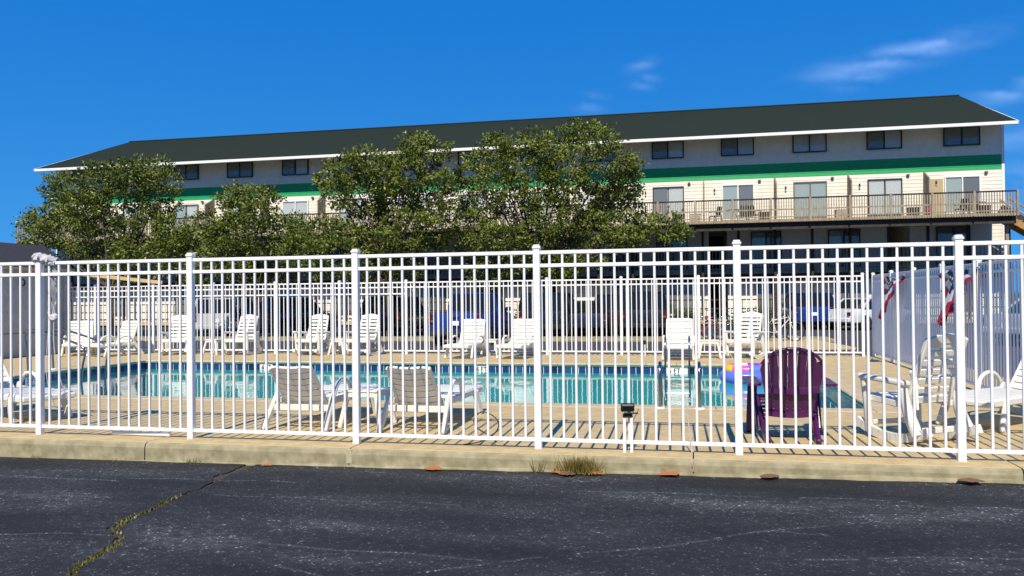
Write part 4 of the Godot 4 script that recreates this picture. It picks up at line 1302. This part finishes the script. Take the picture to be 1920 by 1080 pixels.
# ---------------------------------------------------------------- bicycles
func bike(at: Vector3, turn: float, frame: Material, label: String) -> void:
	var o := thing("bicycle", label, "bicycle", at, turn, "bicycles in the rack")
	for x in [-0.52, 0.52]:
		var ring := []
		for k in 26:
			ring.append(Vector3(x + 0.33 * cos(TAU * k / 26), 0.345 + 0.33 * sin(TAU * k / 26), 0))
		var w := pipe(o, "wheel", ring, 0.02, M.rubber, 6, true)
		var rr := []
		for k in 26:
			rr.append(Vector3(x + 0.30 * cos(TAU * k / 26), 0.345 + 0.30 * sin(TAU * k / 26), 0))
		pipe(w, "rim", rr, 0.012, M.steel, 5, true)
		for k in 10:
			pipe(w, "spoke", [Vector3(x, 0.345, 0), Vector3(x + 0.3 * cos(TAU * k / 10), 0.345 + 0.3 * sin(TAU * k / 10), 0)], 0.003, M.steel, 4)
		pipe(w, "hub", [Vector3(x, 0.345, -0.05), Vector3(x, 0.345, 0.05)], 0.022, M.steel, 8)
	var bb := Vector3(-0.06, 0.28, 0)
	var seat := Vector3(-0.20, 0.78, 0)
	var head := Vector3(0.34, 0.80, 0)
	var f := MB.new()
	f.tube([bb, seat], 0.016, 8)
	f.tube([bb, head - Vector3(0, 0.08, 0)], 0.019, 8)
	f.tube([seat - Vector3(0, 0.08, 0), head], 0.016, 8)
	f.tube([Vector3(-0.52, 0.345, 0.05), bb], 0.011, 6)
	f.tube([Vector3(-0.52, 0.345, -0.05), seat - Vector3(0, 0.08, 0)], 0.010, 6)
	done(o, "frame", f, frame)
	pipe(o, "fork", [head + Vector3(-0.02, 0.08, 0), Vector3(0.42, 0.56, 0), Vector3(0.52, 0.345, 0)], 0.014, frame, 6)
	var hb := pipe(o, "handlebar", arc([Vector3(0.22, 1.02, -0.29), Vector3(0.34, 0.98, -0.12), Vector3(0.35, 0.96, 0), Vector3(0.34, 0.98, 0.12), Vector3(0.22, 1.02, 0.29)], 3), 0.012, M.steel, 6)
	pipe(hb, "grip", [Vector3(0.22, 1.02, -0.29), Vector3(0.14, 1.03, -0.32)], 0.017, M.black, 6)
	pipe(hb, "grip", [Vector3(0.22, 1.02, 0.29), Vector3(0.14, 1.03, 0.32)], 0.017, M.black, 6)
	pipe(o, "seat_post", [seat, seat + Vector3(-0.03, 0.13, 0)], 0.012, M.steel, 6)
	var s := MB.new()
	s.prism(PackedVector2Array([Vector2(0.15, -0.02), Vector2(0.15, 0.02), Vector2(-0.02, 0.05), Vector2(-0.12, 0.09), Vector2(-0.13, -0.09), Vector2(-0.02, -0.05)]), Transform3D(Basis(Vector3(1, 0, 0), Vector3(0, 0, 1), Vector3(0, -1, 0)), seat + Vector3(-0.04, 0.17, 0)), 0.05)
	done(o, "saddle", s, M.black)
	var cr := MB.new()
	cr.tube([bb + Vector3(0.12, -0.11, 0.07), bb + Vector3(0, 0, 0.06), bb + Vector3(0, 0, -0.06), bb + Vector3(-0.12, 0.11, -0.07)], 0.010, 5)
	done(o, "crank", cr, M.steel)

func bikes() -> void:
	var paints := [mat(0.35, 0.03, 0.06, 0.3), mat(0.03, 0.18, 0.14, 0.3), mat(0.02, 0.02, 0.022, 0.3), mat(0.6, 0.6, 0.58, 0.3), mat(0.02, 0.05, 0.2, 0.3)]
	bike(Vector3(0.35, -0.09, -21.9), 0.25, paints[0], "red bicycle at the left end of the bicycle group")
	bike(Vector3(0.95, -0.09, -22.5), 0.6, paints[1], "green bicycle second from the left in the group")
	bike(Vector3(1.55, -0.09, -22.2), 0.8, paints[2], "black bicycle hidden behind the far rocking chair")
	bike(Vector3(2.05, -0.09, -22.8), 0.55, paints[4], "dark blue bicycle in the middle of the bicycle group")
	bike(Vector3(2.75, -0.09, -21.3), 0.1, paints[3], "white bicycle at the right end of the bicycle group")
	bike(Vector3(2.55, -0.09, -22.9), 0.5, paints[2], "black bicycle behind the white bicycle")
	var o := thing("bicycle_rack", "grey steel hoop rack holding the bicycles", "rack", Vector3(1.5, -0.09, -22.7))
	for i in 5:
		pipe(o, "hoop", arc([Vector3(-1.4 + i * 0.7, 0, 0), Vector3(-1.4 + i * 0.7, 0.6, 0), Vector3(-1.2 + i * 0.7, 0.8, 0), Vector3(-1.0 + i * 0.7, 0.6, 0), Vector3(-1.0 + i * 0.7, 0, 0)], 4), 0.02, M.steel, 8)

# ---------------------------------------------------------------- small things
func small_things() -> void:
	# pool ladders: near pair of rails and far pair
	for q in [[Vector3(-0.19, 0, -3.1), 1.0, "stainless ladder rails on the near edge of the pool", 0.25], [Vector3(-0.35, 0, -10.52), -1.0, "stainless ladder rails on the far edge of the pool", 0.25]]:
		var o := thing("pool_ladder", q[2], "ladder", q[0], 0.0 if q[1] > 0 else PI, "pool ladders")
		for x in [-q[3], q[3]]:
			var pts := [Vector3(x, 0, 0.0), Vector3(x, 0.42, -0.01), Vector3(x, 0.56, -0.10), Vector3(x, 0.55, -0.26), Vector3(x, 0.36, -0.38), Vector3(x, 0.0, -0.40), Vector3(x, -0.9, -0.40)]
			var rl := pipe(o, "rail", arc(pts, 6), 0.021, M.steel, 12)
			var es := MB.new()
			es.lathe([Vector2(0.07, 0.0), Vector2(0.065, 0.014), Vector2(0.03, 0.022)], Transform3D(Basis(), Vector3(x, 0.001, 0)), 18)
			done(rl, "escutcheon", es, M.trim)
		for y in [-0.3, -0.6]:
			bx(o, "tread", Vector3(0, y, -0.40), Vector3(2 * q[3], 0.03, 0.08), M.trim, 0.008)
	# handrails over the entry steps at the left end
	for q in [[-6.95, "nearer stainless handrail over the left pool steps"], [-7.65, "farther stainless handrail over the left pool steps"]]:
		var o := thing("pool_handrail", q[1], "handrail", Vector3(-13.5, 0, q[0]), 0, "entry handrails")
		var hp := arc([Vector3(0, 0, 0), Vector3(-0.02, 0.45, 0), Vector3(-0.05, 0.75, 0), Vector3(0.06, 0.88, 0), Vector3(0.5, 0.80, 0), Vector3(1.2, 0.58, 0), Vector3(1.36, 0.42, 0), Vector3(1.30, 0.1, 0), Vector3(1.22, -0.7, 0)], 6)
		var rl := pipe(o, "rail", hp, 0.022, M.steel, 10)
		var es := MB.new()
		es.lathe([Vector2(0.075, 0.0), Vector2(0.07, 0.014), Vector2(0.03, 0.024)], Transform3D(Basis(), Vector3(0, 0.001, 0)), 18)
		done(rl, "escutcheon", es, M.trim)
	# floodlights on stakes
	for q in [[Vector3(-0.61, 0, 0.06), 1.0, "black floodlight on a white stake before the near fence"], [Vector3(-1.2, 0, -12.75), 0.85, "black floodlight on a white stake at the far fence"]]:
		var o := thing("floodlight", q[2], "light", q[0], 0.15, "floodlights on stakes")
		o.scale = Vector3.ONE * q[1]
		for x in [-0.03, 0.035]:
			bx(o, "stake", Vector3(x, 0.17, 0), Vector3(0.028, 0.34, 0.02), M.white, 0.003)
		bx(o, "bracket", Vector3(0, 0.345, 0), Vector3(0.09, 0.035, 0.04), M.black, 0.006)
		var hd := bx(o, "lamp_head", Vector3(0, 0.42, 0.0), Vector3(0.125, 0.075, 0.05), M.black, 0.01, Basis(Vector3.RIGHT, 0.35))
		bx(hd, "lens", Vector3(0, 0.0, -0.028), Vector3(0.10, 0.055, 0.006), mat(0.3, 0.3, 0.28, 0.1), 0.002)
		for k in 5:
			bx(hd, "cooling_fin", Vector3(-0.05 + k * 0.025, 0, 0.03), Vector3(0.005, 0.065, 0.016), M.black)
		bx(o, "tilt_plate", Vector3(0.03, 0.37, 0.03), Vector3(0.13, 0.01, 0.03), M.black, 0.002)
	# loop of black cable
	var cable := thing("cable_loop", "loop of thin black cable behind the near fence", "cable", Vector3(-2.03, 0, -0.2))
	pipe(cable, "cable", arc([Vector3(0.14, 0.05, 0.16), Vector3(0.05, 0.08, 0.02), Vector3(-0.10, 0.15, -0.04), Vector3(-0.13, 0.24, -0.04), Vector3(-0.04, 0.31, -0.04), Vector3(0.09, 0.26, -0.02), Vector3(0.13, 0.17, 0), Vector3(0.05, 0.07, 0.03), Vector3(-0.08, 0.02, 0.06), Vector3(-0.2, 0.008, 0.12)], 6), 0.006, M.black, 6)
	# thin cable down the fence beside the middle right post
	var wire := thing("thin_wire", "thin pale wire hanging from the fence over the kerb", "wire", Vector3(-0.03, 0, 0.04))
	pipe(wire, "wire", arc([Vector3(-0.06, 0.55, -0.01), Vector3(-0.02, 0.2, 0.0), Vector3(0, 0.01, 0.03), Vector3(0.0, 0.006, 0.26), Vector3(0.0, -0.06, 0.27)], 5), 0.005, M.cloth, 5)
	# white pipe lying under the fence at the left
	var pp := thing("plastic_pipe", "white plastic pipe lying under the fence at the left", "pipe", Vector3(-6.05, 0.03, -0.06))
	pipe(pp, "pipe", [Vector3(-0.1, 0, 0), Vector3(0.62, 0.0, 0.03)], 0.021, M.white, 10)
	# inflatable ring
	var fl := thing("inflatable_float", "blue and violet inflatable float with yellow and pink top", "float", Vector3(0.98, -0.06, -8.35), 0.3)
	var low := []
	for k in 24:
		low.append(Vector3(0.42 * cos(TAU * k / 24), 0.0, 0.34 * sin(TAU * k / 24)))
	pipe(fl, "lower_ring", low, 0.12, mat(0.10, 0.16, 0.62, 0.3), 12, true)
	var cols := [mat(0.85, 0.52, 0.02, 0.35), mat(0.75, 0.05, 0.28, 0.35), mat(0.75, 0.72, 0.70, 0.35), mat(0.20, 0.04, 0.5, 0.35), mat(0.8, 0.08, 0.08, 0.35), mat(0.9, 0.62, 0.05, 0.35), mat(0.12, 0.2, 0.7, 0.35), mat(0.75, 0.08, 0.35, 0.35)]
	for s in 8:
		var seg := []
		for k in 5:
			var a := TAU * (s + k / 4.0) / 8 + 2.6
			seg.append(Vector3(0.36 * cos(a), 0.13, 0.29 * sin(a)))
		pipe(fl, "top_segment", seg, 0.095, cols[s], 10)
	# bunting on the right fence
	bunting(Vector3(4.02, 1.80, -10.4), "red white and blue bunting farther along the right fence", 5)
	bunting(Vector3(4.03, 1.80, -6.1), "red white and blue bunting nearer on the right fence", 9)
	# cloth tied round the post at the left
	var cl := thing("tied_cloth", "grey white cloth bundled on top of the left fence post", "cloth", Vector3(-7.012, 1.9, 0))
	var r := RandomNumberGenerator.new()
	r.seed = 40
	var sheet := func(called: String, f: Callable, nu: int, nv: int) -> void:
		var b := MB.new()
		for i in nu:
			for j in nv:
				b.quad(f.call(float(i) / nu, float(j) / nv), f.call(float(i + 1) / nu, float(j) / nv), f.call(float(i + 1) / nu, float(j + 1) / nv), f.call(float(i) / nu, float(j + 1) / nv))
		b.smooth(0.6)
		done(cl, called, b, M.cloth)
	var cn := FastNoiseLite.new()
	cn.seed = 12
	cn.frequency = 2.2
	cn.fractal_octaves = 3
	# crumpled wrap over the post top and the rail, then a creased strip hanging down
	sheet.call("wrap", func(u: float, v: float) -> Vector3:
		var a := TAU * v
		var rad := 0.038 + 0.022 * cn.get_noise_2d(u * 2.2, cos(a) * 0.5 + sin(a) * 0.35) * 1.6 + 0.012 * sin(u * 3.14)
		return Vector3(-0.07 + 0.28 * u, 0.035 - 0.05 * u * u + rad * sin(a), rad * 1.25 * cos(a) + 0.012 * sin(u * 17.0)), 26, 18)
	sheet.call("hanging_strip", func(u: float, v: float) -> Vector3:
		var y := -0.02 - 0.62 * u
		var w := 0.10 * (1.0 - 0.45 * u) + 0.02 * sin(u * 11.0)
		return Vector3(0.15 + (v - 0.5) * w + 0.02 * sin(u * 6.0), y + 0.02 * cn.get_noise_2d(u, v * 2.0), -0.03 + 0.05 * cn.get_noise_2d(u * 1.4 + 5.0, v * 1.6) + 0.02 * sin(v * 12.0)), 30, 12)
	sheet.call("knot", func(u: float, v: float) -> Vector3:
		var a := TAU * v
		var b := PI * (u - 0.5)
		var rad := 0.045 + 0.03 * cn.get_noise_2d(u * 1.5 + 9.0, cos(a) * 0.6)
		return Vector3(0.16 + rad * 1.5 * cos(b) * cos(a), -0.62 + rad * sin(b) * 0.8, -0.02 + rad * cos(b) * sin(a)), 10, 14)
	for i in 2:
		pipe(cl, "string", arc([Vector3(0.13 + 0.05 * i, -0.6, 0), Vector3(0.10 + 0.09 * i, -0.95, 0.01), Vector3(0.09 + 0.17 * i, -1.3, 0), Vector3(0.10 + 0.2 * i, -1.6, -0.1)], 5), 0.005, M.cloth, 5)
	weeds()
	leaves()
	balcony_things()

func bunting(at: Vector3, label: String, seed_: int) -> void:
	# cloth hung by its two upper corners and blown aside, so that it hangs in a V: blue core, white band, red rim
	var o := thing("bunting", label, "bunting", at, 0, "buntings on the fence")
	var bands := [[0.16, 0.44, M.navy], [0.44, 0.70, M.cloth], [0.70, 1.0, M.red]]
	var r := RandomNumberGenerator.new()
	r.seed = seed_
	var n := 34
	var jit := []
	for i in n + 1:
		jit.append(r.randfn(0, 0.02))
	var at_ := func(i: int, rad: float) -> Vector3:
		var t := float(i) / n            # from the near corner round to the far one
		var z := lerpf(0.86, -0.86, t)
		var drop := 1.0 - pow(absf(2.0 * t - 1.0), 1.25)
		var fold: float = (0.035 * sin(i * 1.25) + jit[i]) * rad
		return Vector3(-0.06 - 0.30 * rad * drop * (0.6 + 0.4 * sin(t * 5.0)) + fold, -0.86 * rad * drop + 0.02 * sin(i * 2.1), z * (0.25 + 0.75 * rad) + fold)
	for q in bands:
		var b := MB.new()
		for i in n:
			var p0: Vector3 = at_.call(i, q[0])
			var p1: Vector3 = at_.call(i, q[1])
			var p2: Vector3 = at_.call(i + 1, q[1])
			var p3: Vector3 = at_.call(i + 1, q[0])
			b.quad(p0, p1, p2, p3)
		b.smooth(0.6)
		done(o, "cloth_band", b, q[2])
	var stars := MB.new()
	for i in 14:
		var p: Vector3 = at_.call(3 + i * 2, 0.30) + Vector3(-0.006, 0, 0)
		stars.cbox(p, Vector3(0.006, 0.035, 0.035), 0.0, Basis(Vector3.RIGHT, 0.78))
	done(o, "star_print", stars, M.cloth)
	pipe(o, "header_cord", [Vector3(-0.03, 0.02, -0.86), Vector3(-0.03, -0.02, 0), Vector3(-0.03, 0.02, 0.86)], 0.010, M.cloth, 6)

func weeds() -> void:
	var r := RandomNumberGenerator.new()
	r.seed = 77
	var spots := [[-1.02, 0.37, 520, 0.08, 0.17, "grass tuft with dead leaves at the foot of the kerb"], [-1.42, 0.33, 14, 0.03, 0.13, "thin upright weed at the foot of the kerb left of the tuft"], [-4.95, 0.33, 26, 0.07, 0.07, "small weed at the kerb near the crack in the asphalt"], [-6.75, 0.33, 22, 0.05, 0.07, "small weed at the kerb below the left fence post"], [-5.8, 0.34, 16, 0.05, 0.05, "tiny weed at the kerb between the two left posts"]]
	for s in spots:
		var o := thing("weed", s[5], "weed", Vector3(s[0], lot_y(s[0]), s[1]), 0, "weeds along the kerb")
		var b := MB.new()
		for i in s[2]:
			blade(b, Vector3(r.randfn(0, s[3]), 0, absf(r.randfn(0, 0.03)) - 0.01), s[4] * r.randf_range(0.4, 1.1), r, Color(0.11, 0.12, 0.02).lerp(Color(0.34, 0.22, 0.08), r.randf()), 0.005)
		done(o, "blades", b, M.leaf)

func leaves() -> void:
	var r := RandomNumberGenerator.new()
	r.seed = 90
	var rust := mat(0.42, 0.15, 0.045, 0.8)
	var brown := mat(0.17, 0.085, 0.04, 0.85)
	var at := [[-1.2, 0.39, 0.19, "rust coloured dead leaf left of the grass tuft"], [-0.88, 0.39, 0.15, "rust coloured dead leaf right of the grass tuft"], [-0.23, 0.365, 0.2, "rust coloured dead leaf under the thin wire"], [-2.4, 0.36, 0.19, "orange brown dead leaf below the right of the two loungers"], [-4.1, 0.37, 0.1, "small red leaf by the kerb right of the crack"], [0.62, 0.37, 0.18, "dark brown leaf by the kerb below the purple chair"], [2.2, 0.37, 0.2, "brown leaf by the kerb below the right fence post"], [-1.12, 0.46, 0.15, "brown curled leaf in front of the grass tuft"]]
	for k in at.size():
		var q: Array = at[k]
		var o := thing("dead_leaf", q[3], "leaf", Vector3(q[0], lot_y(q[0]) + 0.009, q[1]), r.randf_range(-0.5, 0.5), "dead leaves by the kerb")
		var b := MB.new()
		var n := 8
		var rag := []
		for i in 2 * n + 2:
			rag.append(r.randf_range(0.55, 1.25))
		for i in n:
			var t0 := float(i) / n
			var t1 := float(i + 1) / n
			var w0: float = q[2] * 0.40 * sin(PI * t0)
			var w1: float = q[2] * 0.40 * sin(PI * t1)
			var y0 := 0.007 * sin(PI * t0)
			var y1 := 0.007 * sin(PI * t1)
			for sg in [-1.0, 1.0]:
				var a := Vector3((t0 - 0.5) * q[2], y0, 0)
				var d := Vector3((t1 - 0.5) * q[2], y1, 0)
				var e := d + Vector3(0, -0.004 * sg, sg * w1 * rag[i + 1 + (n if sg > 0 else 0)])
				var f := a + Vector3(0, -0.004 * sg, sg * w0 * rag[i + (n if sg > 0 else 0)])
				if sg > 0:
					b.quad(f, e, d, a)
				else:
					b.quad(a, d, e, f)
		done(o, "blade", b, rust if k < 5 else brown)

func balcony_things() -> void:
	var fy := 5.485
	var z := -40.3
	var bm := mat(0.014, 0.014, 0.015, 0.5)
	var chairs := [[0.95 + 0.3, 0.9, "black patio chair left of the table on the upper balcony"], [3.4, -0.9, "black patio chair right of the table on the upper balcony"], [2.75, 0.2, "black patio chair behind the table on the upper balcony"], [13.9, 0.3, "dark patio chair near the right end of the upper balcony"]]
	for c in chairs:
		var o := thing("patio_chair", c[2], "chair", Vector3(c[0], fy, z), c[1], "patio chairs on the upper balcony")
		bx(o, "seat", Vector3(0, 0.42, 0), Vector3(0.5, 0.04, 0.48), bm, 0.01)
		for i in 5:
			bx(o, "back_slat", Vector3(-0.18 + i * 0.09, 0.70, 0.26), Vector3(0.07, 0.5, 0.025), bm, 0.005, Basis(Vector3.RIGHT, 0.2))
		for x in [-0.23, 0.23]:
			rod(o, "leg", Vector3(x, 0.42, -0.2), Vector3(x * 1.1, 0, -0.24), 0.04, 0.04, bm)
			rod(o, "leg", Vector3(x, 0.62, 0.2), Vector3(x * 1.1, 0, 0.28), 0.04, 0.04, bm)
			bx(o, "arm", Vector3(x * 1.08, 0.63, 0), Vector3(0.05, 0.03, 0.5), bm, 0.006)
	for q in [[2.25, "black patio table on the upper balcony between the black chairs"], [14.6, "dark patio table near the right end of the upper balcony"]]:
		var o := thing("patio_table", q[1], "table", Vector3(q[0], fy, z + 0.2), 0, "patio tables on the upper balcony")
		var t := MB.new()
		t.lathe([Vector2(0, 0.70), Vector2(0.42, 0.70), Vector2(0.43, 0.715), Vector2(0.42, 0.73), Vector2(0, 0.73)], Transform3D(), 18)
		done(o, "table_top", t, bm)
		for k in 3:
			rod(o, "leg", Vector3(0, 0.7, 0), Vector3(0.3 * cos(k * 2.1), 0, 0.3 * sin(k * 2.1)), 0.03, 0.03, bm)
	var units := [[-0.75, 0.62, M.frame_dark, "black slatted crate on the balcony left of the beige box"], [0.15, 0.6, mat(0.4, 0.36, 0.28, 0.7), "beige box on the upper balcony beside a divider"], [3.95, 0.6, bm, "dark box on the balcony right of the black patio chairs"], [11.75, 0.62, bm, "dark grill box on the balcony behind the red bag"], [15.2, 0.66, bm, "dark square unit at the right end of the balcony"], [8.05, 0.6, mat(0.42, 0.34, 0.25, 0.7), "tan box on the upper balcony beside the third divider"]]
	for u in units:
		var o := thing("storage_box", u[3], "box", Vector3(u[0], fy, -41.2), 0, "boxes on the upper balcony")
		bx(o, "case", Vector3(0, 0.33, 0), Vector3(u[1], 0.6, 0.5), u[2], 0.02)
		bx(o, "lid", Vector3(0, 0.645, 0), Vector3(u[1] + 0.04, 0.04, 0.54), u[2], 0.01)
		for i in 5:
			bx(o, "front_slat", Vector3(0, 0.12 + i * 0.105, 0.256), Vector3(u[1] - 0.08, 0.06, 0.012), u[2])
	var bag := thing("red_bag", "red rounded bag hanging inside the upper balcony rail", "bag", Vector3(12.05, fy, -39.35))
	var bb := MB.new()
	bb.lathe([Vector2(0, 0.02), Vector2(0.14, 0.03), Vector2(0.23, 0.16), Vector2(0.24, 0.32), Vector2(0.16, 0.46), Vector2(0.05, 0.50), Vector2(0, 0.5)], Transform3D(Basis.from_scale(Vector3(1, 1, 0.6)), Vector3.ZERO), 16)
	done(bag, "bag_body", bb, mat(0.32, 0.02, 0.03, 0.7))
	pipe(bag, "strap", arc([Vector3(-0.1, 0.46, 0), Vector3(0, 0.6, 0), Vector3(0.1, 0.46, 0)], 5), 0.012, mat(0.32, 0.02, 0.03, 0.7), 6)
